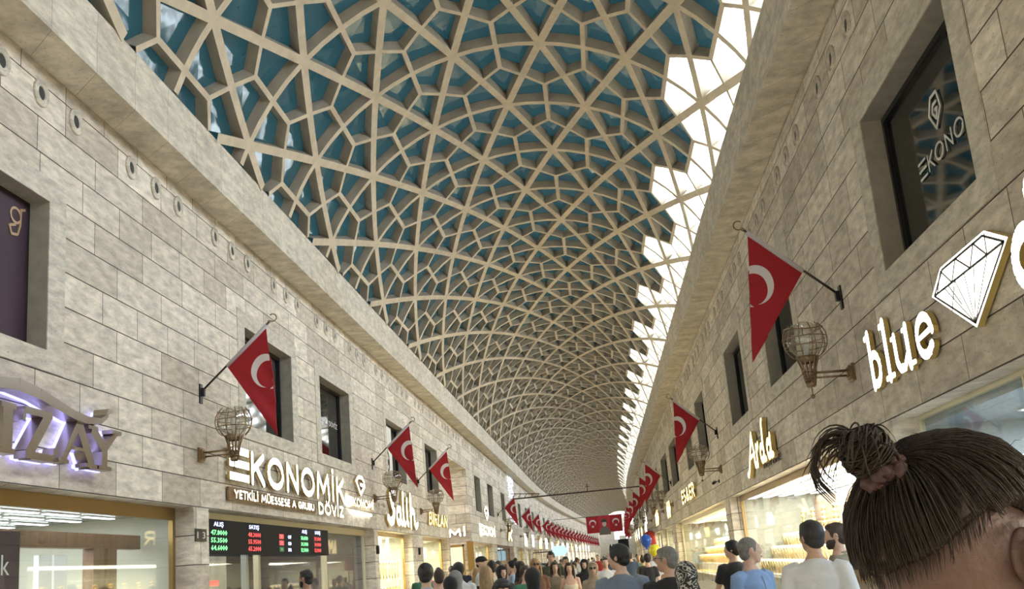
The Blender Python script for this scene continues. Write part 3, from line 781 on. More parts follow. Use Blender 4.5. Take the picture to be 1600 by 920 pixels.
# --- ES & ER shop
Xa, Xb = shop_room('R', 27.5, 46.1, 2.2, 'shop wall', 'white laminate', 680, (1.0, 0.88, 0.60))
shop_front('R', 27.5, 46.15, 'broad gold filled shop window under the ES and ER sign', 'cream metal', 0.07, mull=(), head=0.12)
lights_grid('R', 27.7, 46, Xa, Xb, 2.72, 2, 9, 'led warm', 'bar', 'warm light bar in the ceiling of the shop under the ES and ER sign', 'ceiling bars under the ES and ER sign', (0.15, 0.7))
display('R', 27.7, 46, 'the shop under the ES and ER sign', 4, 0.85, True, True, busts=True, step=0.42)
for i, (y0, y1) in enumerate(shopsR[5:7]):
    w_ = ''
    Xa, Xb = shop_room('R', y0, y1, 2.2, 'shop wall', 'white laminate', 260, (1.0, 0.9, 0.65))
    shop_front('R', y0, y1, ['cream framed shop window past the ES and ER shop', 'narrow lit shop window second past the ES and ER shop'][i], 'cream metal', 0.15)
    display('R', y0 + 0.3, y1 - 0.3, ['the shop past ES and ER', 'the second shop past ES and ER'][i], 3, 0.85, False, True, step=0.5)
for side, lst in (('L', shopsL[:2]), ('R', shopsR[:2])):
    for y0, y1 in lst: shop_room(side, y0, y1, 3.0, 'shop wall', 'white laminate', 520, (1.0, 0.93, 0.78))  # unseen shops behind the camera, their lights added to brighten the near street
# --- far shops: simple warm rooms
for side, lst in (('L', shopsL[8:]), ('R', shopsR[7:])):
    for i, (y0, y1) in enumerate(lst):
        col = [(1, 0.85, 0.55), (0.95, 0.95, 0.9), (1, 0.9, 0.7)][i % 3]
        Xa, Xb = shop_room(side, y0, y1, 2.2, ['shop wall', 'white laminate', 'cream metal'][i % 3], 'white laminate', 110, col)
        if i < 8: shop_front(side, y0, y1, 'lit gold edged shop window far down the %s side' % ('left' if side == 'L' else 'right'), 'gold frame', 0.2, group='far %s shop windows' % ('left' if side == 'L' else 'right'))
# ================================================================== signs on the stone
def strokes(b, paths, w, d0, d1, mi=0, ms=1, caps=True):
    zf = 0.0
    for p in paths:
        pts = [(q[0], q[1], q[2] if len(q) > 2 else w) for q in p]
        for (x0, y0, w0), (x1, y1, w1) in zip(pts[:-1], pts[1:]):
            zf += 0.0004; dx, dy = x1 - x0, y1 - y0; L = math.hypot(dx, dy) or 1; nx, ny = -dy / L / 2, dx / L / 2
            b.prism([(x0 - nx * w0, y0 - ny * w0), (x1 - nx * w1, y1 - ny * w1), (x1 + nx * w1, y1 + ny * w1), (x0 + nx * w0, y0 + ny * w0)], d0, d1 + zf, mi, ms)
        for x, y, ww in (pts if caps else []):
            b.prism([(x + ww / 2 * math.cos(k * PI / 5), y + ww / 2 * math.sin(k * PI / 5)) for k in range(10)], d0, d1 - 0.0005, mi, ms)
def arc(cx, cy, rx, ry, a0, a1, n=10, w=None):
    o = []
    for k in range(n + 1):
        a = math.radians(a0 + (a1 - a0) * k / n); p = (cx + rx * math.cos(a), cy + ry * math.sin(a))
        o.append(p if w is None else p + (w,))
    return o
SG = ['sign white', 'sign gold side']
# block alphabet of plain strokes: (width, strokes) on a unit height
def _o(w, a0=0, a1=360, n=16, cx=None, cy=.5, rx=None, ry=.44): return arc(cx if cx is not None else w / 2, cy, rx if rx else w / 2 - .06, ry, a0, a1, n)
GL = {'A': (.80, [[(.04, .06), (.40, .94), (.76, .06)], [(.18, .34), (.62, .34)]]), 'B': (.62, [[(.08, .06), (.08, .94), (.36, .94), (.50, .84), (.50, .64), (.36, .52), (.08, .52)], [(.36, .52), (.55, .40), (.55, .18), (.38, .06), (.08, .06)]]),
 'D': (.74, [[(.08, .06), (.08, .94), (.34, .94), (.58, .80), (.67, .50), (.58, .20), (.34, .06), (.08, .06)]]), 'E': (.56, [[(.50, .94), (.08, .94), (.08, .06), (.50, .06)], [(.08, .51), (.44, .51)]]),
 'G': (.82, [_o(.82, 40, 325) + [(.74, .44), (.46, .44)]]), 'I': (.22, [[(.11, .06), (.11, .94)]]), 'K': (.66, [[(.08, .06), (.08, .94)], [(.60, .94), (.12, .46)], [(.24, .58), (.62, .06)]]), 'L': (.52, [[(.08, .94), (.08, .06), (.48, .06)]]),
 'M': (.96, [[(.07, .06), (.14, .94), (.48, .30), (.82, .94), (.89, .06)]]), 'N': (.74, [[(.08, .06), (.08, .94), (.66, .06), (.66, .94)]]), 'O': (.88, [_o(.88)]), 'R': (.64, [[(.08, .06), (.08, .94), (.38, .94), (.54, .82), (.54, .60), (.38, .48), (.08, .48)], [(.32, .48), (.58, .06)]]),
 'S': (.58, [arc(.30, .72, .20, .22, 50, 270, 8) + arc(.29, .28, .22, .22, 90, -130, 8)]), 'T': (.60, [[(.04, .94), (.56, .94)], [(.30, .94), (.30, .06)]]), 'U': (.72, [[(.08, .94), (.08, .35)] + arc(.36, .32, .28, .26, 180, 360, 8) + [(.64, .35), (.64, .94)]]),
 'V': (.74, [[(.05, .94), (.37, .06), (.69, .94)]]), 'Y': (.68, [[(.05, .94), (.34, .50), (.63, .94)], [(.34, .50), (.34, .06)]]), 'Z': (.64, [[(.06, .94), (.56, .94), (.08, .06), (.60, .06)]]), '&': (.74, [[(.66, .06), (.22, .66), (.22, .86), (.36, .94), (.48, .84), (.46, .68), (.12, .40), (.10, .18), (.28, .06), (.48, .12), (.64, .38)]]), ' ': (.34, [])}
GL['\u0130'] = (.22, GL['I'][1] + [[(.11, 1.20), (.11, 1.22)]]); GL['\u00d6'] = (.88, GL['O'][1] + [[(.28, 1.18), (.28, 1.20)], [(.60, 1.18), (.60, 1.20)]]); GL['\u00dc'] = (.72, GL['U'][1] + [[(.22, 1.18), (.22, 1.20)], [(.50, 1.18), (.50, 1.20)]])
def block(s, r, x, y, w, h, d0, d1, th=.17, mats=None, gap=.14, shear=0.0):
    tot = sum(GL[c][0] for c in s) + gap * (len(s) - 1); k = w / tot; cx = x
    for c in s:
        gw, st = GL[c]
        if st:
            b = MB(); t_ = th * h
            strokes(b, [[(cx + q[0] * k + shear * q[1] * h, y + q[1] * h) for q in p] for p in st], t_, d0, d1)
            b.build('letter', mats or SG, r)
        cx += (gw + gap) * k
# silver letters with violet glow, near left
r = sign_root('silver_letter_sign', 'L', 8.32, 3.05, 'silver serif letter sign with violet glow and a swoosh above, near left', out=0.02)
def serif(x, y, w): return [(x - w, y), (x + w, y)]
letters = {
 'letter_i': ([[(1.22, 0, .17), (1.22, .42, .17)], [(1.1, 0, .05), (1.36, 0, .05)], [(1.1, .42, .05), (1.36, .42, .05)]]),
 'letter_z': ([[(1.52, .42, .07), (2.05, .42, .07)], [(1.98, .42, .13), (1.60, .0, .13)], [(1.55, 0, .07), (2.08, 0, .07)], [(1.52, .42, .05), (1.50, .31, .05)], [(2.08, 0, .05), (2.12, .1, .05)]]),
 'letter_a': ([[(2.28, 0, .08), (2.62, .42, .10)], [(2.60, .44, .15), (2.92, 0, .13)], [(2.18, 0, .04), (2.40, 0, .04)], [(2.78, 0, .04), (3.04, 0, .04)], [(2.43, .15, .04), (2.75, .15, .04)]]),
 'letter_y': ([[(2.92, .40, .13), (3.22, .20, .12)], [(3.52, .42, .07), (3.22, .20, .08)], [(3.22, .22, .13), (3.22, 0, .13)], [(3.08, 0, .04), (3.38, 0, .04)], [(3.40, .42, .045), (3.64, .42, .045)], [(2.82, .41, .04), (3.05, .41, .04)]]),
}
for nm, ps in letters.items():
    b = MB(); strokes(b, ps, 0.1, 0.05, 0.17, 0, 0, False); b.build(nm, 'chrome', r)
b = MB(); strokes(b, [[(x, y, w * 1.0) for x, y, w in p] for ps in letters.values() for p in ps], 0.1, 0.012, 0.04, 0, 0, False); 
b.v = [(x - 0.004, y - 0.006, z) for x, y, z in b.v]; b.build('glow_backing', 'violet glow', r)
sw = [(0.6, .52, .05), (1.0, .60, .10), (1.35, .63, .12), (1.75, .60, .11), (2.1, .54, .10), (2.45, .485, .09), (2.75, .465, .08), (3.05, .49, .06), (3.2, .56, .05), (3.22, .62, .06), (3.32, .63, .05)]
b = MB(); strokes(b, [sw], .1, 0.05, 0.20, 0, 0); b.build('swoosh', 'chrome', r)
b = MB(); strokes(b, [[(x, y - 0.02, w * .8) for x, y, w in sw[1:]]], .06, 0.012, 0.04, 0, 0); b.build('swoosh_glow', 'violet glow', r)

# EKONOMIK DOVIZ
r = sign_root('exchange_office_sign', 'L', 15.95, 2.95, 'large glowing white EKONOM\u0130K D\u00d6V\u0130Z letters over the exchange office', out=0.02)
b = MB()
for z in (0.30, 0.50, 0.70): b.box(0, 0.92, z, z + 0.115, 0.03, 0.07, 0)
o = b.build('bar_letter', ['sign white', 'sign gold side'], r)
for p_ in o.data.polygons: p_.material_index = 0 if p_.normal.z > .7 else 1
block('KONOM\u0130K', r, 1.0, 0.30, 6.4, 0.50, 0.03, 0.07, .215)
block('D\u00d6V\u0130Z', r, 5.2, 0.0, 2.1, 0.21, 0.03, 0.06, .24)
b = MB(); b.box(0.05, 5.1, 0.0, 0.20, 0, 0.03); b.build('backing_strip', 'bronze', r)
block('YETK\u0130L\u0130 M\u00dcESSESE A GRUBU', r, 0.25, 0.04, 4.65, 0.12, 0.03, 0.05, .23)
def g_logo(parent, x, y, w, h, d=0.05, mats=SG):
    b = MB(); t = 0.19 * h
    strokes(b, [[(x + w * .82, y + h * .80), (x + w * .65, y + h), (x + w * .30, y + h), (x + w * .08, y + h * .74), (x + w * .46, y + h * .08), (x + w * .86, y + h * .60), (x + w * .48, y + h * .60)]], t, 0.01, d)
    return b.build('logo', mats, parent)
r = sign_root('small_exchange_sign', 'L', 23.85, 3.05, 'small glowing faceted G logo above EKONOM\u0130 letters beside the exchange office', out=0.02)
g_logo(r, 0.75, 0.46, 1.15, 0.42)
b = MB()
for z in (0.19, 0.265, 0.34): b.box(0, 0.34, z, z + 0.045, 0.01, 0.05)
b.build('bar_letter', 'sign white', r)
block('KONOM\u0130', r, 0.42, 0.19, 2.25, 0.19, 0.01, 0.05, .2)
b = MB(); b.box(0.4, 2.5, 0.03, 0.085, 0.01, 0.03); b.build('small_line', 'sign white', r)
# Salih, in brush script strokes
r = sign_root('script_sign', 'L', 28.1, 3.0, 'large glowing white brush script Salih sign', out=0.02)
S_ = [[(1.35, .70, .20), (1.15, .84, .22), (0.75, .86, .22), (0.55, .70, .24), (0.75, .50, .26), (1.00, .34, .28), (0.85, .10, .26), (0.45, .02, .24), (0.12, .12, .20)]]
a_ = [arc(1.62, .22, .26, .19, 60, 380, 12, .20), [(1.92, .42, .2), (1.90, .10, .22), (2.10, .03, .2)]]
l_ = [[(2.42, .84, .22), (2.36, .40, .22), (2.40, .05, .22), (2.62, .03, .18)]]
i_ = [[(2.98, .50, .22), (2.94, .10, .22), (3.15, .03, .18)], [(3.02, .68, .22), (3.04, .70, .22)]]
h_ = [[(3.65, .86, .22), (3.55, .40, .22), (3.55, .0, .22)], [(3.6, .30, .18), (3.85, .46, .2), (4.15, .40, .22), (4.18, .12, .22), (4.40, .0, .2), (4.75, .10, .14)]]
for k, q in (('letter_s', S_), ('letter_a', a_), ('letter_l', l_), ('letter_i', i_), ('letter_h', h_)):
    b = MB(); strokes(b, [[(x, y, w * 0.92) for x, y, w in p] for p in q], 0.2, 0.0, 0.07); b.build(k, SG, r)
r = sign_root('yellow_sign', 'L', 35.1, 3.15, 'yellow glowing hand lettered B\u0130RLAN sign', out=0.02)
block('B\u0130RLAN', r, 0, 0, 4.2, 0.42, 0.0, 0.06, .15, ['sign warm', 'sign gold side'], shear=.4)
r = empty('corner_sign', (-6.42, 46.86, 3.05), (PI / 2, 0, 0)); tag(r, 'glowing white M\u0130 letters on the passage wall facing the street', 'sign')
block('M\u0130', r, 0, 0, 0.74, 0.30, 0.0, 0.06, .24)
r = sign_root('second_exchange_sign', 'L', 50.6, 3.15, 'glowing G logo and EKONOM\u0130 letters past the side passage', out=0.02)
g_logo(r, 2.0, 0.72, 2.2, 0.62)
b = MB()
for z in (0.0, 0.19, 0.38): b.box(0, 1.0, z, z + 0.10, 0.01, 0.05)
b.build('bar_letter', 'sign white', r)
block('KONOM\u0130', r, 1.15, 0, 5.5, 0.45, 0.01, 0.06, .2)
r = sign_root('gilt_script_sign', 'L', 65.0, 3.1, 'gilded script K sign beside the dark timber shop', out=0.02)
sign_part('letter', txt('k', 'letter', ['sign warm', 'old gold letters'], 3.6, 1.0, 0.08, shear=0.3, off=0.015), r, 0, 0)
# right side
r = sign_root('blue_letter_sign', 'R', 11.88, 3.14, 'large glowing white slab serif letters reading blue', out=0.02)
bl = [[(.22, .03, .13), (.22, .58, .13)], [(.08, .56, .07), (.25, .56, .07)], arc(.36, .19, .19, .155, -115, 110, 10, .105)]
ll = [[(.86, .02, .13), (.86, .58, .13)], [(.72, .56, .07), (.88, .56, .07)], [(.72, .025, .06), (1.02, .025, .06)]]
uu = [[(1.18, .36, .12), (1.18, .12, .12), (1.26, .04, .10), (1.42, .03, .09), (1.54, .12, .09)], [(1.07, .36, .05), (1.2, .36, .05)], [(1.60, .38, .125), (1.60, .02, .125)], [(1.48, .37, .05), (1.62, .37, .05)], [(1.6, .025, .05), (1.76, .025, .05)]]
ee = [[(1.95, .19, .05), (2.38, .22, .06)], arc(2.14, .19, .22, .17, 5, 320, 14, .10)]
for k, q in (('letter_b', bl), ('letter_l', ll), ('letter_u', uu), ('letter_e', ee)):
    b = MB(); strokes(b, [[(x[0], x[1], (x[2] if len(x) > 2 else .1) * .9) for x in p] for p in q], 0.1, 0.0, 0.05); b.build(k, SG, r)
r = sign_root('diamond_sign', 'R', 9.34, 3.13, 'glowing white faceted diamond outline sign', out=0.02)
P = {'a': (0.0, .46), 'b': (.33, .63), 'c': (1.40, .63), 'd': (1.80, .46), 'e': (.90, 0.0)}
b = MB(); b.prism([P['e'], P['d'], P['c'], P['b'], P['a']], 0.0, 0.055, 0, 1); b.build('luminous_body', SG, r)
b = MB()
def ln(p0, p1, w=0.018): strokes(b, [[p0 + (w,), p1 + (w,)]], w, 0.055, 0.059, 0, 0)
q = {k: (0.9 + (v[0] - 0.9) * 0.92, 0.36 + (v[1] - 0.36) * 0.9) for k, v in P.items()}
for k1, k2 in (('a', 'b'), ('b', 'c'), ('c', 'd'), ('d', 'e'), ('e', 'a'), ('a', 'd')): ln(q[k1], q[k2], 0.02)
for k in (0.35, 0.62, 0.85, 1.08, 1.38):
    ln((k, q['a'][1]), q['e'], 0.010)
for x0, x1 in ((0.33, .15), (.33, .55), (.72, .55), (.72, 1.0), (1.15, 1.0), (1.15, 1.38), (1.40, 1.38)): ln((x0, q['b'][1]), (x1, q['a'][1]), 0.016)
for x0, x1 in ((.45, .62), (.62, .35)): ln((x0, q['a'][1]), (x1 * 0.9 + .12, 0.24), 0.012)
b.build('facet_lines', 'text grey', r)
r = sign_root('round_letter_sign', 'R', 7.45, 3.16, 'glowing white round letter after the diamond sign', out=0.02)
b = MB(); strokes(b, [arc(.26, .20, .21, .17, 0, 360, 18, .13), [(.47, .02, .14), (.47, .62, .14)]], 0.1, 0, 0.09); b.build('letter_d', SG, r)
r = sign_root('gold_script_sign', 'R', 22.0, 2.98, 'warm glowing gold script Arda sign with NEW LINE beneath', out=0.02)
A_ = [[(0.02, .02, .10), (0.18, .0, .12), (0.42, .14, .12), (0.85, .48, .13), (1.12, .68, .14)], [(1.12, .68, .16), (1.20, .40, .18), (1.22, .14, .18), (1.38, .10, .12)], [(0.62, .28, .07), (1.3, .34, .07)]]
r__ = [[(1.55, .42, .16), (1.52, .12, .17)], [(1.56, .34, .10), (1.80, .44, .14)]]
d_ = [arc(2.20, .25, .19, .13, 50, 330, 10, .13), [(2.52, .76, .15), (2.42, .40, .16), (2.44, .14, .16), (2.60, .12, .1)], [(2.46, .74, .07), (2.62, .80, .07)]]
aa = [arc(3.00, .25, .18, .13, 50, 330, 10, .13), [(3.26, .44, .15), (3.22, .14, .16), (3.42, .12, .1)]]
for k, q_ in (('letter_capital_a', A_), ('letter_r', r__), ('letter_d', d_), ('letter_a', aa)):
    b = MB(); strokes(b, q_, 0.1, 0.0, 0.08); b.build(k, ['sign warm', 'sign gold side'], r)
sign_part('small_line', txt('NEW LINE', 'small_line', ['text grey'], 1.9, 0.11, 0.02), r, 1.75, 0.0)
r = sign_root('block_letter_sign', 'R', 39.9, 3.27, 'warm glowing ES & ER block letters over the gold filled window', out=0.02)
block('ES&ER', r, 0, 0, 5.4, 0.44, 0.0, 0.07, .2, ['sign warm', 'sign gold side'])
for y0, w_, h_, s_, m_, lab in [(49.6, 2.6, 0.5, '\u00d6ZEL', 'sign warm', 'small warm glowing letters past the ES & ER sign'), (60.4, 3.4, 0.5, 'ALTIN', 'sign warm', 'second small warm sign past the ES & ER sign'), (76, 5, 1.1, 'N', 'sign white', 'bright white sign farthest visible on the right wall')]:
    r = sign_root('shop_sign', 'R', y0, 3.2, lab, out=0.02)
    b = MB(); n_ = 5 if len(s_) > 1 else 2
    for k in range(n_): strokes(b, [[(w_ * (k + .15) / n_, 0), (w_ * (k + .25) / n_, h_)], [(w_ * (k + .2) / n_, h_ * .9), (w_ * (k + .75) / n_, h_ * (.1 + .8 * ((k * 7) % 3) / 2))]], w_ * .09, 0, .05)
    b.build('letters', [m_, 'sign gold side'], r)
rnd = random.Random(3)
cols = ['sign white', 'sign warm', 'sign cool white']
wd = {'sign white': 'white', 'sign warm': 'amber', 'sign cool white': 'bluish white'}
for side, yy0 in (('L', 79), ('R', 84)):
    k = 0; yv = yy0
    while yv < 190:
        w_ = rnd.uniform(2.5, 4.5); h_ = rnd.uniform(.45, .8); m_ = cols[(k * 2 + (side == 'R')) % 3]
        r = sign_root('shop_sign', side, yv, 3.05, '%s glowing letters over the far shops on the %s wall' % (wd[m_], 'left' if side == 'L' else 'right'), out=0.02)
        r['group'] = '%s far shop signs on the %s wall' % (wd[m_], 'left' if side == 'L' else 'right')
        b = MB(); n_ = 4
        for q2 in range(n_): strokes(b, [[(w_ * (q2 + .15) / n_, 0), (w_ * (q2 + .25) / n_, h_)], [(w_ * (q2 + .2) / n_, h_ * .9), (w_ * (q2 + .8) / n_, h_ * rnd.random())]], w_ * .10, 0, .05)
        b.build('letters', [m_, 'sign gold side'], r); k += 1; yv += 8.2
# a lit projecting arrow screen above the far left shops
r = empty('projecting_screen', (-3.75 + g(88), 88, 2.1)); tag(r, 'pale cyan lit projecting arrow screen over the left crowd', 'sign')
b = MB(); b.prism([(-.2, 0), (.7, 0), (1.1, .38), (.7, .76), (-.2, .76)], -0.08, 0.08); o = b.build('panel', 'led panel cyan', r); o.rotation_euler = (PI / 2, 0, 0)
b = MB(); b.box(-1.78, -0.2, -0.04, 0.04, 0.35, 0.42); b.build('bracket', 'dark metal', r)

# ---- writing and panels in upper windows
r = sign_root('window_lettering', 'R', 10.0, 4.84, 'white faceted logo and EKONOM\u0130 lettering on the dark near right window', out=-0.235)
for k, z in enumerate((0.0, 0.075, 0.15)):
    b = MB(); b.box(0.0, 0.22, z, z + 0.022, 0, .003); b.build('bar', 'text white', r)
block('KONOM\u0130', r, 0.26, 0.0, 1.45, 0.165, 0, 0.003, .12, ['text white', 'text white'])
b = MB(); strokes(b, [[(.62, .58), (.52, .45), (.66, .28), (.84, .42), (.80, .58), (.62, .58)], [(.76, .50), (.66, .50), (.62, .44), (.70, .36), (.76, .44), (.70, .44)]], 0.028, 0, .003, 0, 0); b.build('logo', 'text white', r)
r = sign_root('window_lettering', 'L', 22.15, 4.98, 'small white D\u00d6V\u0130Z lettering on the dark second left window', out=-0.235)
sign_part('letters', txt('EKONOM\u0130K D\u00d6V\u0130Z', 'letters', ['text white'], 2.2, 0.15, 0.003), r, 0, 0)
r = sign_root('window_panel', 'L', 7.9, ZW0 + 0.05, 'deep plum panel with gold script letter filling the nearest left window', 'panel', -0.21)
b = MB(); b.box(0, 2.6, 0, 1.52, -0.01, 0.01); b.build('cloth', 'plum fabric', r)
b = MB(); strokes(b, [arc(2.36, 1.34, .10, .08, 0, 360, 12), [(2.46, 1.42), (2.45, 1.26), (2.40, 1.14), (2.28, 1.12), (2.24, 1.20), (2.36, 1.24)], [(2.44, 1.42), (2.54, 1.45)]], 0.028, .011, .016, 0, 0); b.build('letter', 'text gold', r)
r = sign_root('window_poster', 'L', 29.05, ZW0 + 0.1, 'white poster with a black scroll emblem in the left window behind a flag', 'poster', -0.20)
b = MB(); b.box(0, 1.7, 0, 1.45, -0.01, 0.01); b.build('sheet', 'paper', r)
b = MB(); b.prism(arc(.85, .45, .42, .36, 0, 350, 24), .011, .014); e_ = b.build('emblem', 'black panel', r)
b = MB(); strokes(b, [arc(.85, .45, .26, .22, 20, 330, 12), [(.7, .35), (1.0, .55)]], .05, .015, .018, 0, 0); b.build('scroll', 'text white', e_)

# ================================================================== flags on slanted poles
def flag_cloth(s, seed):
    rn = random.Random(seed)
    T = Vector((1.02 - .03, 0, .93 - .03)); S = Vector((.40, 0, .345)); Bt = Vector((1.12 + rn.uniform(-.04, .03), 0, -.72 + rn.uniform(-.05, .05)))
    ef = (Bt - S); eh = (T - S); nu, nv = 120, 96
    ph = rn.uniform(0, 6); verts = []; uvs = []
    nrm = Vector((.6, 0, .8))
    for j in range(nv + 1):
        for i in range(nu + 1):
            a, c = i / nu, j / nv
            e = a + c - 1
            a2, c2, yo = a, c, 0.0
            if e > 0:
                w = 0.30; k = int(e / w); f = e - k * w
                tri = -f if k % 2 == 0 else -(w - f)
                sh = (e - tri) / 2
                a2, c2 = a - sh, c - sh
                yo = 0.035 * (k + 1) * min(1, e / .08)
                c2 -= 0.06 * e * (1 - c); 
            P = S + ef * a2 + eh * c2
            hang = max(0.0, a2)
            yo += 0.030 * math.sin(7.5 * c2 + 2.5 * a2 + ph) * min(1, a * 1.8) + 0.014 * math.sin(19 * c2 - 5 * a2 + ph * 2) * min(1, a * 1.5)
            P = P + Vector((0, yo if s > 0 else yo, -0.05 * math.sin(PI * min(1, c)) * 0 ))
            verts.append((P.x * s, P.y, P.z)); uvs.append((a * 1.5, c))
    faces = []
    for j in range(nv):
        for i in range(nu):
            q = j * (nu + 1) + i; faces.append((q, q + 1, q + nu + 2, q + nu + 1))
    me = bpy.data.meshes.new('cloth'); me.from_pydata(verts, [], faces); uvl = me.uv_layers.new(name='UVMap')
    for lp in me.loops: uvl.data[lp.index].uv = uvs[lp.vertex_index]
    me.polygons.foreach_set('use_smooth', [True] * len(me.polygons)); me.materials.append(M['flag cloth'])
    return me
flag_me = {}
def make_flag(side, yv, label, group=None, var=0, z=4.42, seed=0):
    X, s = (XL, 1) if side == 'L' else (XR, -1)
    r = empty('flag', (0, 0, 0)); place(r, X, yv, z); tag(r, label, 'flag', group)
    key = (side, var)
    if key not in flag_me:
        b = MB(); b.tube([(s * .03, 0, 0.02), (s * 1.03, 0, .93)], 0.016, 8)
        pole = b.mesh('pole', ['steel pole'], True)
        b = MB(); b.box(0, s * .02, -.05, .05, -.16, .12); b.box(0, s * .07, -.028, .028, -.06, .06); brk = b.mesh('wall_bracket', ['dark metal'])
        b = MB(); b.tube([(s * .40, 0, .345), (s * 1.0, 0, .895)], 0.030, 8); slv = b.mesh('sleeve', ['white sleeve'], True)
        b = MB(); b.ball((s * 1.04, 0, .94), .024, 8, 6)
        b.tube([(s * (1.085 + .055 * math.cos(t)), 0.02, 1.0 + .055 * math.sin(t)) for t in [math.radians(a) for a in range(-130, 150, 20)]], 0.009, 5); fin = b.mesh('finial', ['bronze'], True)
        flag_me[key] = (pole, brk, slv, fin, flag_cloth(s, var + (10 if side == 'L' else 20)))
    for nm, me in zip(('pole', 'wall_bracket', 'sleeve', 'finial', 'cloth'), flag_me[key]):
        o = bpy.data.objects.new(nm, me); C.objects.link(o); o.parent = r
    return r
L_ = [(15.0, 'red flag with white crescent beside the near left upper window'), (26.92, 'red crescent flag between exchange office and Salih sign'), (33.7, 'red crescent flag above the yellow hand lettered sign'), (60.2, 'red crescent flag above the gilded script sign')]
for k, (yv, lab) in enumerate(L_): make_flag('L', yv, lab, var=k)
Lf = [73.0, 83.5] + [96 + 6.2 * k for k in range(19)]
for k, yv in enumerate(Lf): make_flag('L', yv, 'red crescent flag in the long receding row on the left wall', 'receding row of flags on the left wall', var=k % 3 + 1)
R_ = [(12.75, 'red crescent flag on the near right wall beside the big dark window'), (27.1, 'red crescent flag over the warm block letter sign'), (45.6, 'red crescent flag third along the right wall'), (53.0, 'red crescent flag fourth along the right wall')]
for k, (yv, lab) in enumerate(R_): make_flag('R', yv, lab, var=k)
for k, yv in enumerate([65, 75, 84] + [92 + 7 * k for k in range(9)]): make_flag('R', yv, 'red crescent flag in the distant cluster on the right wall', 'distant cluster of flags on the right wall', var=k % 3)

# banners hung across the street
def banner_mesh(w, h, vert=True):
    v = []; f = []; uv = []
    nu, nv = 8, 10
    for j in range(nv + 1):
        for i in range(nu + 1):
            a, c = i / nu, j / nv
            v.append(((a - .5) * w, 0.03 * math.sin(a * 7) * (1 - c), (c - 1) * h)); uv.append(((1 - c) * 1.45, a * 1.0))
    for j in range(nv):
        for i in range(nu):
            q = j * (nu + 1) + i; f.append((q, q + 1, q + nu + 2, q + nu + 1))
    me = bpy.data.meshes.new('cloth'); me.from_pydata(v, [], f); ul = me.uv_layers.new(name='UVMap')
    for lp in me.loops: ul.data[lp.index].uv = uv[lp.vertex_index]
    me.materials.append(M['flag cloth']); return me
YB = 120.0
gB = g(YB)
for nm, px_, lab in (('hanging_flag', -0.73, 'red crescent banner hung across the street, left of the portrait'), ('hanging_flag', 1.78, 'red crescent banner hung across the street, right of the portrait')):
    me = banner_mesh(1.35, 1.75); o = bpy.data.objects.new(nm, me); C.objects.link(o); o.location = (px_, YB, 6.05); tag(o, lab, 'flag')
mat('portrait dark', (0.05, 0.045, 0.04), 0.7); mat('portrait grey', (0.13, 0.12, 0.10), 0.7); mat('portrait skin', (0.50, 0.42, 0.36), 0.7); mat('banner red', (0.42, 0.02, 0.03), 0.7)
r = empty('portrait_banner', (0.52, YB - .05, 6.1)); tag(r, 'hanging cloth banner with a portrait of a person in a dark hat', 'banner')
b = MB(); b.box(-.62, .62, 0, .03, -2.05, 0); b.build('cloth', 'banner red', r)
b = MB(); b.prism([(-.6, -2.04), (.6, -2.04), (.58, -1.55), (.2, -1.15), (-.2, -1.15), (-.58, -1.55)], 0, .01); o = b.build('coat', 'portrait grey', r); o.rotation_euler = (PI / 2, 0, 0)
b = MB(); b.prism(arc(0, -.88, .22, .30, 0, 345, 20), .01, .02); o = b.build('face', 'portrait skin', r); o.rotation_euler = (PI / 2, 0, 0)
b = MB(); b.prism([(-.3, -.72), (.3, -.72), (.28, -.45), (.1, -.38), (-.28, -.45)], .02, .03); o = b.build('hat', 'portrait dark', r); o.rotation_euler = (PI / 2, 0, 0)
b = MB(); b.tube([(XL + gB, YB, 6.07), (XR + gB, YB, 6.07)], .03, 6); tag(b.build('hanging_wire', 'dark metal', smooth=True), 'dark wire across the street carrying the banners', 'wire')
# slender beam across the street with its bracket and finial
r = empty('cross_beam', (0, 70.0, 5.75)); tag(r, 'thin steel beam spanning the street above the flags', 'beam')
b = MB(); b.tube([(XL, 0, 0), (XR, 0, .1)], .05, 6); b.tube([(XL, 0, .35), (-3.6, 0, .2)], .03, 6)
for k in range(5): b.tube([(XL + .1 + k * .4, 0, 0), (XL + .3 + k * .4, 0, .33 - k * .03)], .02, 5)
b.build('rail', 'steel pole', r)
b = MB(); b.tube([(-.55, 0, .05), (-.55, 0, .55)], .03, 6); b.tube([(-.7, 0, .38), (-.4, 0, .38)], .02, 6); b.build('finial', 'dark metal', r)
# lit arch decoration at the end of the street
r = empty('light_arch', (2.05 + 0.9, 150, 3.9)); tag(r, 'bluish white lit arch frame at the far end of the street', 'light decoration')
b = MB(); b.prism([(-1.1, 0), (-.45, 0), (-.45, .45), (.45, .45), (.45, 0), (1.1, 0), (1.1, .9), (.8, 1.5), (-.8, 1.5), (-1.1, .9)], 0, .1); o = b.build('luminous_panel', 'arch light', r); o.rotation_euler = (PI / 2, 0, 0)
b = MB()
for k in range(-2, 3): strokes(b, [[(k * .45, .5), (k * .35, 1.45)]], .04, .1, .12, 0, 0)
strokes(b, [arc(0, .6, .7, .6, 10, 170, 10)], .05, .1, .12, 0, 0); o = b.build('frame', 'dark metal', r); o.rotation_euler = (PI / 2, 0, 0)
b = MB(); b.prism([(-.7, -3.9), (.7, -3.9), (.7, 0), (-.7, 0)], -.05, .05); o = b.build('dark_stand', 'black panel', r); o.rotation_euler = (PI / 2, 0, 0)
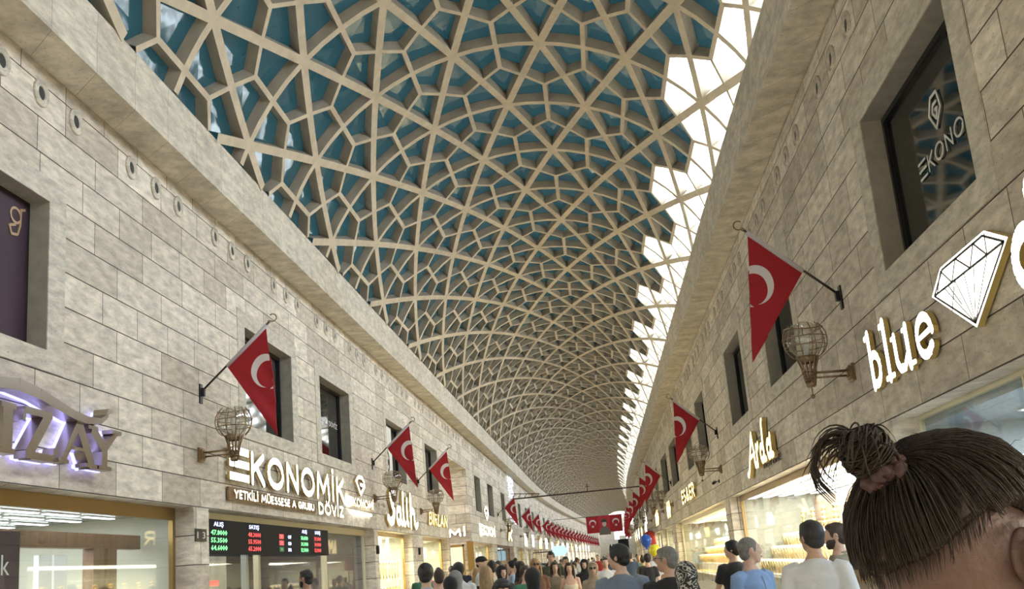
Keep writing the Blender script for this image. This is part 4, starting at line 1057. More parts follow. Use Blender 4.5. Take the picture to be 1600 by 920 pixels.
# curtain of fairy lights on the left wall
b = MB(); rn = random.Random(5)
for k in range(260):
    yv = rn.uniform(67.5, 71.6); zz = rn.uniform(4.2, 7.1); b.box(XL + .10, XL + .14, yv, yv + .04, zz, zz + .04, 0)
for k in range(14):
    yv = 67.5 + k * .3; b.box(XL + .115, XL + .125, yv, yv + .01, 4.1, 7.2, 1)
o = b.build('fairy_light_curtain', ['fairy light', 'white laminate']); tag(o, 'curtain of white fairy lights hanging on the left wall', 'light decoration', kind='stuff')

# ================================================================== wall lamps: caged glass globe on a bronze arm
def lamp_meshes():
    out = {}
    b = MB(); b.box(-.06, .0 + .035, -.10, .10, -.10, .10); b.box(.035, .06, -.07, .07, -.075, .075); b.box(.06, .08, -.045, .045, -.05, .05); out['wall_plate'] = b.mesh('wall_plate', ['bronze'])
    b = MB()
    for yy, zz in ((-.03, .03), (.03, .03), (0, -.03)): b.tube([(.07, yy, zz), (.46, yy * .6, zz + .01)], .012, 7)
    out['arm'] = b.mesh('arm', ['bronze'], True)
    b = MB()
    for k in range(12):
        a = 2 * PI * k / 12
        b.tube([(.5 + .055 * math.cos(a), .055 * math.sin(a), -.08), (.5 + .085 * math.cos(a), .085 * math.sin(a), .10), (.5 + .13 * math.cos(a), .13 * math.sin(a), .24)], .010, 5)
    for z, rr in ((-.05, .062), (-.02, .066), (.01, .072), (.06, .080)): b.lathe([(rr, z), (rr + .010, z + .008), (rr, z + .016)], (.5, 0, 0), 16)
    b.lathe([(.04, -.13), (.06, -.11), (.062, -.07), (.04, -.06)], (.5, 0, 0), 14, cap=True)
    b.lathe([(.085, .16), (.12, .20), (.125, .235), (.001, .24)], (.5, 0, 0), 16)
    b.tube([(.5, 0, -.12), (.5, 0, -.21)], .007, 6); b.ball((.5, 0, -.235), .027, 10, 7)
    out['cup'] = b.mesh('cup', ['bronze'], True)
    b = MB(); R = .25; cz = .43
    for k in range(11):
        a = 2 * PI * k / 11; pts = []
        for q in range(8):
            t = math.radians(150 - q * 14.5 - 8); pts.append((.5 + R * 1.03 * math.sin(t) * math.cos(a), R * 1.03 * math.sin(t) * math.sin(a), cz + R * math.cos(t)))
        b.tube(pts, .0065, 4)
    for t in (60, 85, 108):
        rr = R * 1.03 * math.sin(math.radians(t)); zz = cz + R * math.cos(math.radians(t)); pts = []
        for k in range(29):
            a = 2 * PI * k / 28
            wob = .022 * math.cos(2 * a) if t == 60 else 0
            pts.append((.5 + rr * math.cos(a), rr * math.sin(a), zz + wob))
        b.tube(pts, .0065, 4)
    out['cage'] = b.mesh('cage', ['bronze'], True)
    b = MB(); b.ball((.5, 0, .44), .215, 24, 14); out['glass_globe'] = b.mesh('glass_globe', ['lamp glass'], True)
    b = MB(); b.lathe([(.03, .24), (.03, .34), (.045, .38), (.05, .44), (.03, .49), (.001, .50)], (.5, 0, 0), 12); out['bulb'] = b.mesh('bulb', ['white laminate'], True)
    return out
LM = lamp_meshes()
def lamp(side, yv, z, label, group=None):
    X, s = (XL, 0) if side == 'L' else (XR, PI)
    r = empty('wall_lamp', (0, 0, 0)); place(r, X, yv, z, s); tag(r, label, 'wall lamp', group)
    for nm, me in LM.items():
        o = bpy.data.objects.new(nm, me); C.objects.link(o); o.parent = r
lamp('L', 14.95, 3.52, 'bronze caged globe wall lamp at the start of the exchange office sign')
lamp('L', 26.98, 3.55, 'bronze caged globe wall lamp before the Salih sign')
lamp('L', 34.03, 3.52, 'bronze caged globe wall lamp after the Salih sign')
lamp('L', 61.3, 3.6, 'bronze globe wall lamp by the gilded script sign')
lamp('R', 12.77, 3.50, 'bronze caged globe wall lamp beside the white blue sign')
lamp('R', 27.2, 3.52, 'bronze caged globe wall lamp between Arda and ES & ER signs')
lamp('R', 45.9, 3.55, 'bronze globe wall lamp past the ES & ER sign')
lamp('R', 53.0, 3.55, 'bronze globe wall lamp second past the ES & ER sign')
for k in range(7): lamp('L', 76 + k * 13, 3.55, 'small distant globe lamp on the left wall', 'distant lamps on the left wall')
for k in range(4): lamp('R', 66 + k * 14, 3.55, 'small distant globe lamp on the right wall', 'distant lamps on the right wall')

# ---- round stone vents under the cornice, in threes
b = MB(); b.lathe([(.150, -.012), (.155, .008), (.142, .020), (.130, .016), (.122, .004), (.108, .004), (.100, .016), (.086, .018), (.078, .003), (.074, -.004)], seg=26, mi=0, axis='x'); b.lathe([(.075, .001), (.001, .001)], seg=20, mi=1, axis='x')
vm = b.mesh('round_vent', ['smooth stone', 'black plastic'], True)
for side in 'LR':
    X, s, zz, y0 = (XL, 0, 6.97, 10.33) if side == 'L' else (XR, PI, 6.86, 11.45)
    for k in range(-3, 19):
        for q2 in (-1, 0, 1):
            o = bpy.data.objects.new('round_vent', vm); C.objects.link(o); place(o, X + (.012 if side == 'L' else -.012), y0 + k * 3.08 + q2 * .79, zz, s)
            tag(o, 'round stone vent ring high under the %s cornice' % ('left' if side == 'L' else 'right'), 'vent', 'vent rings under the %s cornice' % ('left' if side == 'L' else 'right'))
# ---- cameras and small boxes
for side, yv, zz, lab in (('R', 28.0, 3.28, 'small black security camera beside the right wall lamp'), ('L', 27.5, 3.42, 'small pale security camera before the Salih sign')):
    X, s = (XL, 1) if side == 'L' else (XR, -1)
    r = empty('security_camera', (X, yv, zz)); tag(r, lab, 'camera'); m_ = 'black plastic' if side == 'R' else 'white laminate'
    b = MB(); b.box(0, s * .03, -.04, .04, -.04, .04); b.tube([(s * .02, 0, 0), (s * .12, 0, -.01)], .012, 6); b.build('mount', m_, r)
    b = MB(); b.tube([(s * .10, .12, .0), (s * .18, -.16, -.05)], .038, 10); b.build('camera_body', m_, r, smooth=True)
for X_, yv, t_, lab in ((-5.5, 14.95, '1 3', 'small black number plate 13 on the stone pier'),):
    r = empty('number_plate', (X_ - .02, 14.72, 2.33), FACE_L); tag(r, lab, 'number plate')
    b = MB(); b.box(0, .42, 0, .17, 0, .035); b.build('plate', 'black plastic', r)
    sign_part('digits', txt(t_, 'digits', ['text grey'], .30, .09, .003), r, .06, .04, .035).data.materials[0] = M['text white']
for yv, lab in ((26.95, 'small black box on the pier left of the Salih shop'), (33.2, 'small black box on the pier right of the Salih shop')):
    b = MB(); b.box(0, .06, -.06, .06, -.1, .1); b.box(.06, .065, -.045, .045, -.08, .08); o = b.build('control_box', 'black plastic', loc=(XL, yv, 2.3)); tag(o, lab, 'box')
# ================================================================== people
for nm, c in (('skin light', (.62, .40, .30)), ('skin mid', (.50, .30, .21)), ('skin tan', (.38, .21, .14))):
    m = mat(nm, c, 0.5, bump=0.15, bscale=90, var=0.06, vscale=20); m.node_tree.nodes['Principled BSDF'].inputs['Subsurface Weight'].default_value = 0.0
def hairmat(nm, c):
    return mat(nm, c, 0.42, bump=0.9, bscale=26, var=0.35, vscale=22, stretch=(5, 5, 0.9))
hairmat('hair black', (.012, .010, .010)); hairmat('hair brown', (.045, .025, .016)); hairmat('hair grey', (.17, .16, .15)); hairmat('hair blond', (.36, .24, .12)); hairmat('hair ginger', (.22, .10, .05))
CL = {'white': (.58, .59, .62), 'light blue': (.30, .42, .60), 'sky blue': (.22, .34, .58), 'grey blue': (.17, .21, .28), 'black': (.014, .014, .017), 'navy': (.015, .02, .04), 'olive': (.055, .065, .04), 'cream': (.74, .66, .52),
      'beige': (.36, .28, .20), 'brown': (.16, .07, .035), 'dark grey': (.06, .06, .065), 'grey': (.22, .22, .23), 'green': (.05, .20, .12), 'red': (.35, .03, .03), 'denim': (.05, .08, .15), 'khaki': (.24, .20, .13), 'pink': (.55, .30, .30), 'orange': (.65, .20, .08)}
for k, c in CL.items(): mat('cloth ' + k, c, 0.85, bump=0.8, bscale=9, var=0.10, vscale=7, sheen=0.15)
mat('eye white', (.75, .72, .70), .25); mat('eye dark', (.03, .018, .012), .2); mat('lens', (.01, .01, .01), .05, spec=.9); mat('lips', (.36, .15, .13), .5)
# black and white paisley headscarf
m, n, l, p = newmat('paisley scarf')
tc = n.new('ShaderNodeTexCoord'); nz = n.new('ShaderNodeTexNoise'); nz.inputs['Scale'].default_value = 9; l.new(tc.outputs['Object'], nz.inputs['Vector'])
wv = n.new('ShaderNodeTexVoronoi'); wv.feature = 'F1'; wv.inputs['Scale'].default_value = 13
mxv = n.new('ShaderNodeMix'); mxv.data_type = 'VECTOR'; mxv.inputs[0].default_value = .25; l.new(tc.outputs['Object'], mxv.inputs[4]); l.new(nz.outputs['Color'], mxv.inputs[5]); l.new(mxv.outputs[1], wv.inputs['Vector'])
sn = n.new('ShaderNodeMath'); sn.operation = 'SINE'; ml = n.new('ShaderNodeMath'); ml.operation = 'MULTIPLY'; ml.inputs[1].default_value = 17; l.new(wv.outputs['Distance'], ml.inputs[0]); l.new(ml.outputs[0], sn.inputs[0])
cr = n.new('ShaderNodeValToRGB'); cr.color_ramp.elements[0].position = .45; cr.color_ramp.elements[1].position = .55; cr.color_ramp.elements[0].color = (.012, .012, .014, 1); cr.color_ramp.elements[1].color = (.42, .40, .38, 1)
l.new(sn.outputs[0], cr.inputs[0]); l.new(cr.outputs[0], p.inputs['Base Color']); p.inputs['Roughness'].default_value = .7
M['paisley scarf'] = m

def remesh(b, voxel, smooth=6, name='body'):
    me = bpy.data.meshes.new('tmp'); me.from_pydata([tuple(v) for v in b.v], [], b.f)
    o = bpy.data.objects.new('tmp', me); C.objects.link(o)
    bmm = bmesh.new(); bmm.from_mesh(me); bmesh.ops.recalc_face_normals(bmm, faces=bmm.faces); bmm.to_mesh(me); bmm.free()
    r = o.modifiers.new('r', 'REMESH'); r.mode = 'VOXEL'; r.voxel_size = voxel; r.adaptivity = 0
    if smooth:
        s_ = o.modifiers.new('s', 'SMOOTH'); s_.factor = .5; s_.iterations = smooth
    bpy.context.view_layer.update()
    out = bpy.data.meshes.new_from_object(o.evaluated_get(bpy.context.evaluated_depsgraph_get())); out.name = name
    out.polygons.foreach_set('use_smooth', [True] * len(out.polygons))
    bpy.data.objects.remove(o); bpy.data.meshes.remove(me)
    return out
def arm_pts(s, pose, sh):
    S = Vector((s * sh, -.01, 1.40))
    if pose == 'down': return S, Vector((s * (sh + .05), -.03, 1.12)), Vector((s * (sh + .06), .03, .87)), Vector((0, .12, -1))
    if pose == 'hold': return S, Vector((s * (sh + .05), .0, 1.12)), Vector((s * .07, .24, 1.12)), Vector((-s * .6, .8, .1))
    if pose == 'lean': return S, Vector((s * (sh + .03), .12, 1.13)), Vector((s * .13, .38, 1.10)), Vector((0, 1, -.1))
    if pose == 'point': return S, Vector((s * (sh + .22), .10, 1.28)), Vector((s * (sh + .46), .14, 1.30)), Vector((s, .1, .05))
    if pose == 'head': return S, Vector((s * (sh + .15), .12, 1.35)), Vector((s * .12, .12, 1.52)), Vector((-s * .5, 0, .8))
def hand(b, W, d, s, r=.009):
    d = d.normalized(); up = Vector((0, 1, 0)) if abs(d.y) < .8 else Vector((0, 0, 1)); side = d.cross(up).normalized(); nrm = side.cross(d)
    if abs(d.z) > .7: side, nrm = Vector((0, 1, 0)), Vector((-s, 0, 0))
    Pc = W + d * .05
    for q in (-.024, -.008, .008, .024): b.tube([W + d * .005 + side * q * .6, Pc + side * q, W + d * .09 + side * q], [.014, .014, .012], 6)
    for q, L in ((-.027, .062), (-.009, .074), (.009, .070), (.027, .055)):
        p0 = W + d * .088 + side * q; p1 = p0 + d * L * .5 + nrm * .006; p2 = p0 + d * L * .92 + nrm * .022
        b.tube([p0, p1, p2], [r, r * .9, r * .75], 6)
    b.tube([W + d * .03 + side * -.03, W + d * .065 + side * -.052 + nrm * .01, W + d * .095 + side * -.058 + nrm * .02], [.012, .011, .009], 6)
TPL = {}
def head_parts(b, fem=False):
    k = .95 if fem else 1.0
    b.ball((0, -.012, 1.652), (.075 * k, .096, .098), 20, 14)
    b.loft([(0, .052, 1.525, .020 * k, .022), (0, .042, 1.545, .042 * k, .045), (0, .026, 1.58, .056 * k, .064), (0, .014, 1.62, .066 * k, .078), (0, .008, 1.66, .070 * k, .082)], 18)
    b.ball((0, .070, 1.545), (.022, .018, .018), 10, 8)
    b.tube([(0, .086, 1.662), (0, .096, 1.640), (0, .108, 1.618)], [.008, .010, .014], 8); b.ball((0, .098, 1.613), (.019, .014, .010), 8, 6)
    for s in (-1, 1):
        b.tube([(s * .012, .088, 1.672), (s * .034, .084, 1.676), (s * .055, .066, 1.668)], [.008, .010, .007], 6)
        b.ball((s * .040, .066, 1.622), (.020, .018, .018), 8, 6)
        b.ball((s * .074 * k, -.008, 1.632), (.010, .020, .032), 10, 8); b.tube([(s * .080 * k, -.012, 1.655), (s * .086 * k, -.022, 1.645), (s * .083 * k, -.018, 1.620), (s * .076 * k, -.004, 1.603)], .006, 5)
    b.ball((0, .085, 1.578), (.024, .012, .006), 10, 6); b.ball((0, .084, 1.568), (.020, .012, .006), 10, 6)
    b.tube([(0, -.035, 1.42), (0, -.022, 1.50), (0, -.012, 1.60)], [.066 * k, .054 * k, .052 * k], 14)
def rotz(b, n0, deg):
    a = math.radians(-deg); c_, s_ = math.cos(a), math.sin(a)
    for k in range(n0, len(b.v)):
        x, y, z = b.v[k]; w = max(0.0, min(1.0, (z - 1.46) / .09)); aa = a * w; c_, s_ = math.cos(aa), math.sin(aa); y += .015
        b.v[k] = (x * c_ - y * s_, x * s_ + y * c_ - .015, z)
def template(sex, pose, top, bottom, hair, vox, turn=0):
    key = (sex, pose, top, bottom, hair, vox, turn)
    if key in TPL: return TPL[key]
    fem = sex == 'f'; sh = .165 if fem else .190; poses = pose if isinstance(pose, tuple) else (pose, pose)
    b = MB(); head_parts(b, fem); rotz(b, 0, turn)
    if fem: tor = [(0, 0, .86, .165, .125), (0, -.005, .95, .170, .125), (0, 0, 1.08, .128, .092), (0, .01, 1.22, .145, .110), (0, .01, 1.29, .150, .118), (0, -.005, 1.38, .150, .090), (0, -.015, 1.44, .10, .07), (0, -.02, 1.48, .055, .05)]
    else: tor = [(0, 0, .86, .160, .115), (0, 0, .98, .158, .115), (0, .005, 1.10, .152, .108), (0, .005, 1.24, .172, .118), (0, 0, 1.34, .185, .115), (0, -.01, 1.41, .160, .090), (0, -.015, 1.46, .09, .07), (0, -.02, 1.50, .06, .055)]
    b.loft(tor, 20)
    sl = MB()
    for s in (-1, 1):
        S, E_, W, hd = arm_pts(s, poses[0 if s < 0 else 1], sh)
        k = .86 if fem else 1
        b.tube([S + Vector((-s * .05, 0, .01)), S, S.lerp(E_, .4), E_, E_.lerp(W, .3), W, W + hd.normalized() * .02], [.050 * k, .056 * k, .048 * k, .038 * k, .040 * k, .026 * k, .024 * k], 12)
        hx = s * .085
        b.tube([(hx, 0, .92), (hx * 1.05, .01, .72), (hx * 1.1, .012, .50), (hx * 1.1, -.01, .36), (hx * 1.15, -.015, .10), (hx * 1.15, -.01, .07)], [.088, .074, .054, .052, .036, .036], 12)
        b.ball((hx * 1.2, .06, .042), (.042, .125, .040), 12, 8)
    body = remesh(b, vox, 4, 'body')
    hb = MB()
    for s in (-1, 1):
        S, E_, W, hd = arm_pts(s, poses[0 if s < 0 else 1], sh); hand(hb, W, hd, s)
    bm2 = bmesh.new(); bm2.from_mesh(body); hm = hb.mesh('h', [], True); bm2.from_mesh(hm); bm2.to_mesh(body); bm2.free(); bpy.data.meshes.remove(hm)
    body.polygons.foreach_set('use_smooth', [True] * len(body.polygons))
    parts = {'body': body}
    # upper garment
    b = MB(); g_ = .016
    lo = {'shirt': .84, 'tee': .82, 'jacket': .76, 'dress': .35, 'coat': .45, 'strap': .35}[top]
    rr = [q for q in tor if q[2] < (1.40 if top == 'strap' else 1.47)]
    rings = []
    if lo < .8: rings += [(0, 0, lo, .24 if fem else .2, .20 if fem else .16), (0, 0, .72, .20, .16)]
    else: rings += [(0, 0, lo, .172, .128)]
    rings += [(cx, cy, z, rx + g_, ry + g_) for cx, cy, z, rx, ry in rr if z > lo]
    if top == 'strap': rings = [q for q in rings if q[2] < 1.33]
    b.loft(rings, 22)
    slv = {'shirt': 1.0, 'tee': .62, 'jacket': 1.0, 'dress': 1.0, 'coat': 1.0, 'strap': 0}[top]
    if top != 'strap':
        for s in (-1, 1):
            S, E_, W, hd = arm_pts(s, poses[0 if s < 0 else 1], sh); k = .92 if fem else 1
            if slv < .9: b.tube([S + Vector((-s * .06, 0, .012)), S, S.lerp(E_, .35), S.lerp(E_, .68)], [.062 * k, .070 * k, .068 * k, .070 * k], 14)
            else: b.tube([S + Vector((-s * .06, 0, .012)), S, S.lerp(E_, .4), E_, E_.lerp(W, .45), W.lerp(E_, .06)], [.062 * k, .068 * k, .062 * k, .054 * k, .048 * k, .040 * k], 14)
        if top in ('shirt', 'coat', 'jacket'): b.tube([(.065 * math.cos(t), -.02 + .06 * math.sin(t), 1.475 + .012 * -math.sin(t)) for t in [2 * PI * q / 14 for q in range(15)]], .013, 7)
        else: b.tube([(.070 * math.cos(t), -.02 + .062 * math.sin(t), 1.462 - .014 * math.sin(t)) for t in [2 * PI * q / 14 for q in range(15)]], .010, 7)
    else:
        for s in (-1, 1): b.tube([(s * .09, .105, 1.29), (s * .10, .07, 1.40), (s * .10, -.01, 1.445), (s * .09, -.09, 1.38), (s * .08, -.11, 1.29)], .010, 6)
    parts[{'shirt': 'shirt', 'tee': 't_shirt', 'jacket': 'jacket', 'dress': 'dress', 'coat': 'coat', 'strap': 'dress'}[top]] = remesh(b, vox, 3, 'garment')
    if lo > .5:
        b = MB()
        if bottom == 'skirt': b.loft([(0, 0, .30, .25, .22), (0, 0, .6, .215, .18), (0, 0, .86, .185, .14), (0, 0, .95, .175, .130)], 20)
        else:
            b.loft([(0, 0, .80, .176, .128), (0, 0, .90, .178, .130), (0, 0, .99, .166, .122)], 18)
            for s in (-1, 1):
                hx = s * .088; zb = .48 if bottom == 'shorts' else .09
                b.tube([(hx, 0, .88), (hx * 1.05, .01, .70), (hx * 1.08, .01, .50)] + ([] if bottom == 'shorts' else [(hx * 1.1, -.005, .30), (hx * 1.12, -.005, .09)]), [.098, .088, .075] + ([] if bottom == 'shorts' else [.066, .062]), 14)
        parts['skirt' if bottom == 'skirt' else ('shorts' if bottom == 'shorts' else 'trousers')] = remesh(b, vox * 1.3, 3, 'lower')
    b = MB()
    for s in (-1, 1): b.ball((s * .102, .062, .040), (.048, .135, .044), 12, 8)
    parts['shoes'] = b.mesh('shoes', [], True)
    # hair or headwear
    b = MB(); hv = min(vox, .010)
    if hair in ('short', 'curly', 'thin', 'crop'):
        e = {'short': .012, 'curly': .02, 'thin': .003, 'crop': .005}[hair]
        b.ball((0, -.020, 1.662), (.076 + e, .094 + e, .090 + e), 20, 14)
        if hair != 'thin': b.ball((0, .02, 1.712), (.060 + e * .5, .064, .030 + e), 14, 10)
        b.ball((0, -.052, 1.60), (.062 + e * .6, .052 + e, .055), 14, 10)
        for s in (-1, 1): b.ball((s * .070, .012, 1.645), (.010, .018, .030), 8, 6)
    elif hair in ('long', 'bun', 'fringe', 'wavy'):
        b.ball((0, -.020, 1.665), (.092, .106, .100), 20, 14); b.ball((0, .028, 1.715), (.066, .060, .035), 14, 10)
        if hair == 'bun': b.ball((0, -.085, 1.76), (.045, .045, .045), 12, 10); b.ball((0, -.055, 1.60), (.066, .055, .06), 12, 10)
        else:
            b.loft([(0, -.07, 1.28, .095, .035), (0, -.075, 1.40, .115, .045), (0, -.062, 1.50, .105, .055), (0, -.045, 1.60, .098, .075), (0, -.03, 1.68, .09, .09)], 16)
            for s in (-1, 1): b.tube([(s * .078, .02, 1.70), (s * .092, .015, 1.62), (s * .098, .02, 1.50), (s * .095, .04, 1.38)], [.018, .020, .022, .012], 8)
        if hair == 'fringe': b.tube([(-.06, .066, 1.69), (-.03, .088, 1.695), (.0, .094, 1.695), (.03, .088, 1.695), (.06, .066, 1.69)], .018, 8)
    elif hair == 'hijab':
        b.ball((0, -.022, 1.655), (.100, .110, .116), 22, 16)
        b.loft([(0, -.01, 1.37, .165, .115), (0, -.012, 1.42, .150, .108), (0, -.01, 1.47, .105, .092), (0, -.006, 1.52, .082, .086), (0, -.012, 1.58, .088, .086), (0, -.02, 1.64, .096, .098)], 20)
        b.tube([(-.075, .045, 1.70), (-.04, .070, 1.735), (0, .080, 1.745), (.04, .070, 1.735), (.075, .045, 1.70), (.080, .045, 1.62), (.055, .062, 1.55), (0, .070, 1.525), (-.055, .062, 1.55), (-.080, .045, 1.62), (-.075, .045, 1.70)], .012, 7)
    elif hair == 'cap':
        b.ball((0, -.012, 1.690), (.086, .105, .072), 20, 14); b.loft([(0, .06, 1.683, .072, .095), (0, .06, 1.692, .070, .092)], 18); b.ball((0, -.055, 1.61), (.06, .05, .05), 12, 8)
    rotz(b, 0, turn)
    parts['headscarf' if hair == 'hijab' else ('cap' if hair == 'cap' else 'hair')] = remesh(b, hv, 3, 'hair')
    # eyes, lips
    b = MB()
    for s in (-1, 1): b.ball((s * .031, .0735, 1.651), (.014, .012, .009), 10, 8)
    rotz(b, 0, turn)
    parts['eyes'] = b.mesh('eyes', [], True)
    b = MB()
    for s in (-1, 1): b.ball((s * .031, .0835, 1.651), (.0062, .004, .0062), 8, 6)
    rotz(b, 0, turn)
    parts['irises'] = b.mesh('irises', [], True)
    b = MB(); b.tube([(-.022, .092, 1.574), (-.01, .0985, 1.577), (.0, .099, 1.575), (.01, .0985, 1.577), (.022, .092, 1.574)], [.003, .0055, .006, .0055, .003], 6); rotz(b, 0, turn); parts['lips'] = b.mesh('lips', [], True)
    TPL[key] = parts
    return parts
def glasses(parent, kind, matn='lens', turn=0):
    b = MB(); up = kind == 'head'
    z0, y0 = (1.735, .05) if up else (1.652, .100)
    for s in (-1, 1):
        b.lathe([(.001, 0), (.022, 0), (.025, .003), (.022, .006), (.001, .006)], (s * .030, y0, z0), 14, axis='y') if kind != 'clear' else b.lathe([(.020, 0), (.024, 0), (.024, .005), (.020, .005), (.020, 0)], (s * .030, y0, z0), 14, axis='y')
        b.tube([(s * .054, y0, z0), (s * .082, y0 - .05, z0 + .002), (s * .088, y0 - .11, z0 - .005)], .0025, 5)
    b.tube([(-.010, y0 + .003, z0 + .004), (.010, y0 + .003, z0 + .004)], .002, 5)
    rotz(b, 0, turn)
    return b.build('glasses', matn, parent, smooth=True)
def person(x, y, H, face, sex, top, topc, hair, hairc, label, bottom='trousers', botc='denim', skin='skin mid', pose='down', group=None, gl=None, vox=None, turn=0.0):
    """face: compass angle in degrees; 0 looks away down the street, 180 towards the lens, 90 to the right"""
    d = math.hypot(x, y)
    if vox is None: vox = .010 if d < 14 else (.016 if d < 30 else .024)
    P_ = template(sex, pose, top, bottom, hair, vox, turn)
    r = empty('person', (x + g(y), y, 0), (0, 0, math.radians(-face))); k = H / 1.75; r.scale = (k, k, k); tag(r, label, 'person', group)
    cm = {'body': skin, 'eyes': 'eye white', 'irises': 'eye dark', 'lips': 'lips', 'shoes': 'cloth dark grey', 'hair': hairc, 'headscarf': hairc, 'cap': hairc, 'trousers': 'cloth ' + botc, 'skirt': 'cloth ' + botc, 'shorts': 'cloth ' + botc}
    for nm, me in P_.items():
        o = bpy.data.objects.new(nm, me); C.objects.link(o); o.parent = r
        if len(me.materials) == 0: me.materials.append(None)
        mk = cm.get(nm, 'cloth ' + topc); mk = mk if mk in M else 'cloth ' + mk
        o.material_slots[0].link = 'OBJECT'; o.material_slots[0].material = M[mk]
    if gl: glasses(r, gl, turn=turn)
    return r
def px(xp, yd):
    """street position whose direction from the lens is image column xp at depth yd (helper for laying out the crowd)"""
    return (xp - 945) / FPX * yd
# near figures, right half
r = person(1.60, 8.6, 1.79, 20, 'm', 'tee', 'white', 'short', 'hair black', 'person in a white T-shirt with short black hair seen from behind', botc='denim', skin='skin mid', pose='down', turn=-45)
r = person(1.30, 10.0, 1.72, 140, 'm', 'shirt', 'sky blue', 'thin', 'hair grey', 'balding grey haired person in a blue buttoned shirt looking right', botc='navy', skin='skin light', pose='down', turn=-62)
b = MB(); b.tube([(0, .134, .88), (0, .133, 1.0), (0, .131, 1.10), (0, .141, 1.24), (0, .133, 1.34), (0, .108, 1.41)], .007, 6); b.build('button_placket', 'cloth light blue', r)
r = person(2.18, 10.6, 1.79, -75, 'm', 'shirt', 'khaki', 'crop', 'hair brown', 'bearded person with cropped hair facing left beside the necklace window', skin='skin light', pose='hold')
b = MB(); b.loft([(0, .046, 1.515, .026, .030), (0, .038, 1.54, .050, .053), (0, .030, 1.575, .062, .062), (0, .024, 1.60, .068, .058)], 16); bd = b.build('beard', 'hair brown', r, smooth=True)
r = person(2.13, 9.3, 1.66, 20, 'f', 'shirt', 'beige', 'wavy', 'hair blond', 'blond wavy haired person in a patterned beige top behind the bun of hair', skin='skin light')
r = person(0.16, 10.6, 1.76, 5, 'm', 'tee', 'grey blue', 'short', 'hair black', 'person in a grey blue polo shirt with sunglasses pushed up on black hair', skin='skin light', pose='down', gl='head', turn=-68)
r = person(0.57, 10.0, 1.70, 0, 'm', 'tee', 'black', 'crop', 'hair grey', 'grey haired person with glasses in a black T-shirt facing left', skin='skin mid', gl='clear', turn=-65)
r = person(0.62, 8.6, 1.56, 10, 'f', 'coat', 'dark grey', 'hijab', 'paisley scarf', 'person in a black and white swirled headscarf seen from behind', skin='skin light', bottom='skirt', botc='black')
r = person(1.72, 15.0, 1.73, -25, 'm', 'tee', 'black', 'short', 'hair black', 'young person in a black T-shirt leaning on the rail of the gold filled window', skin='skin light', pose='lean', turn=-50)
# near figures, left half
r = person(-4.28, 15.8, 1.84, -70, 'm', 'shirt', 'white', 'crop', 'hair black', 'bearded person in a white shirt in front of the exchange office', skin='skin tan')
b = MB(); b.loft([(0, .046, 1.515, .026, .030), (0, .038, 1.54, .049, .052), (0, .030, 1.575, .060, .060), (0, .024, 1.60, .066, .056)], 16); b.build('beard', 'hair black', r, smooth=True)
r = person(-1.92, 12.0, 1.75, 5, 'm', 'shirt', 'light blue', 'short', 'hair black', 'person in a light blue shirt pointing left, black hair seen from behind', skin='skin light', pose=('point', 'down'))
person(-2.22, 15.0, 1.69, 0, 'm', 'tee', 'navy', 'crop', 'hair brown', 'person with cropped brown hair and navy top beyond the light blue shirt', skin='skin light')
person(-1.83, 13.2, 1.58, -10, 'f', 'coat', 'black', 'hijab', 'black', 'person in a black headscarf just right of the light blue shirt', skin='skin light', bottom='skirt', botc='black')
person(-1.95, 14.6, 1.64, 10, 'f', 'coat', 'grey', 'hijab', 'grey', 'person in a pale grey headscarf beside the white shirted back', skin='skin light', bottom='skirt', botc='grey')
person(-2.12, 16.2, 1.76, -25, 'm', 'shirt', 'white', 'short', 'hair black', 'dark haired person in a loose white shirt by the gold shop windows', skin='skin mid')
person(-2.22, 20.4, 1.86, 100, 'm', 'shirt', 'white', 'cap', 'black', 'person in a white top and black cap by the gold corner column', skin='skin light', botc='black', pose='hold')
person(-1.93, 19.2, 1.76, -20, 'm', 'tee', 'cream', 'short', 'hair black', 'person in a cream T-shirt next to the black cap', skin='skin light')
person(-1.78, 16.8, 1.68, 0, 'f', 'tee', 'black', 'long', 'hair blond', 'person with long straight blond hair in a black top from behind', skin='skin light')
person(-0.82, 8.9, 1.55, 170, 'f', 'shirt', 'black', 'fringe', 'hair black', 'person with a black fringe looking down at the bottom edge', skin='skin light', pose='hold')
person(-1.72, 18.8, 1.66, 150, 'f', 'coat', 'black', 'hijab', 'black', 'person in a dark hijab facing the street near the light blue top', skin='skin light', bottom='skirt', botc='black')
person(-1.98, 24.2, 1.76, -90, 'f', 'tee', 'light blue', 'bun', 'hair black', 'person in a light blue top with black hair tied up', skin='skin light')
person(-1.58, 20.8, 1.71, -110, 'f', 'coat', 'brown', 'hijab', 'black', 'person in a brown coat and black headscarf facing left', skin='skin light', bottom='skirt', botc='brown')
person(-1.27, 18.0, 1.63, 150, 'f', 'tee', 'green', 'bun', 'hair brown', 'person with tied brown hair in a green top', skin='skin light')
person(-0.78, 12.2, 1.60, 8, 'f', 'coat', 'white', 'hijab', 'black', 'person in a black headscarf over a white garment from behind', skin='skin light', bottom='skirt', botc='black')
person(-1.22, 20.0, 1.74, 165, 'f', 'tee', 'brown', 'long', 'hair blond', 'person with fair hair and dark sunglasses in a brown top', skin='skin tan', gl='sun')
person(-0.98, 22.4, 1.66, 170, 'f', 'tee', 'khaki', 'long', 'hair brown', 'brown haired person beside the dark sunglasses', skin='skin light')
person(-1.16, 25.0, 1.88, 178, 'm', 'shirt', 'olive', 'short', 'hair black', 'tall person in an olive shirt and glasses walking towards the lens', skin='skin light', gl='clear', botc='khaki')
person(-0.94, 28.0, 1.76, 175, 'm', 'tee', 'white', 'short', 'hair black', 'person in white just behind the tall olive shirt', skin='skin mid')
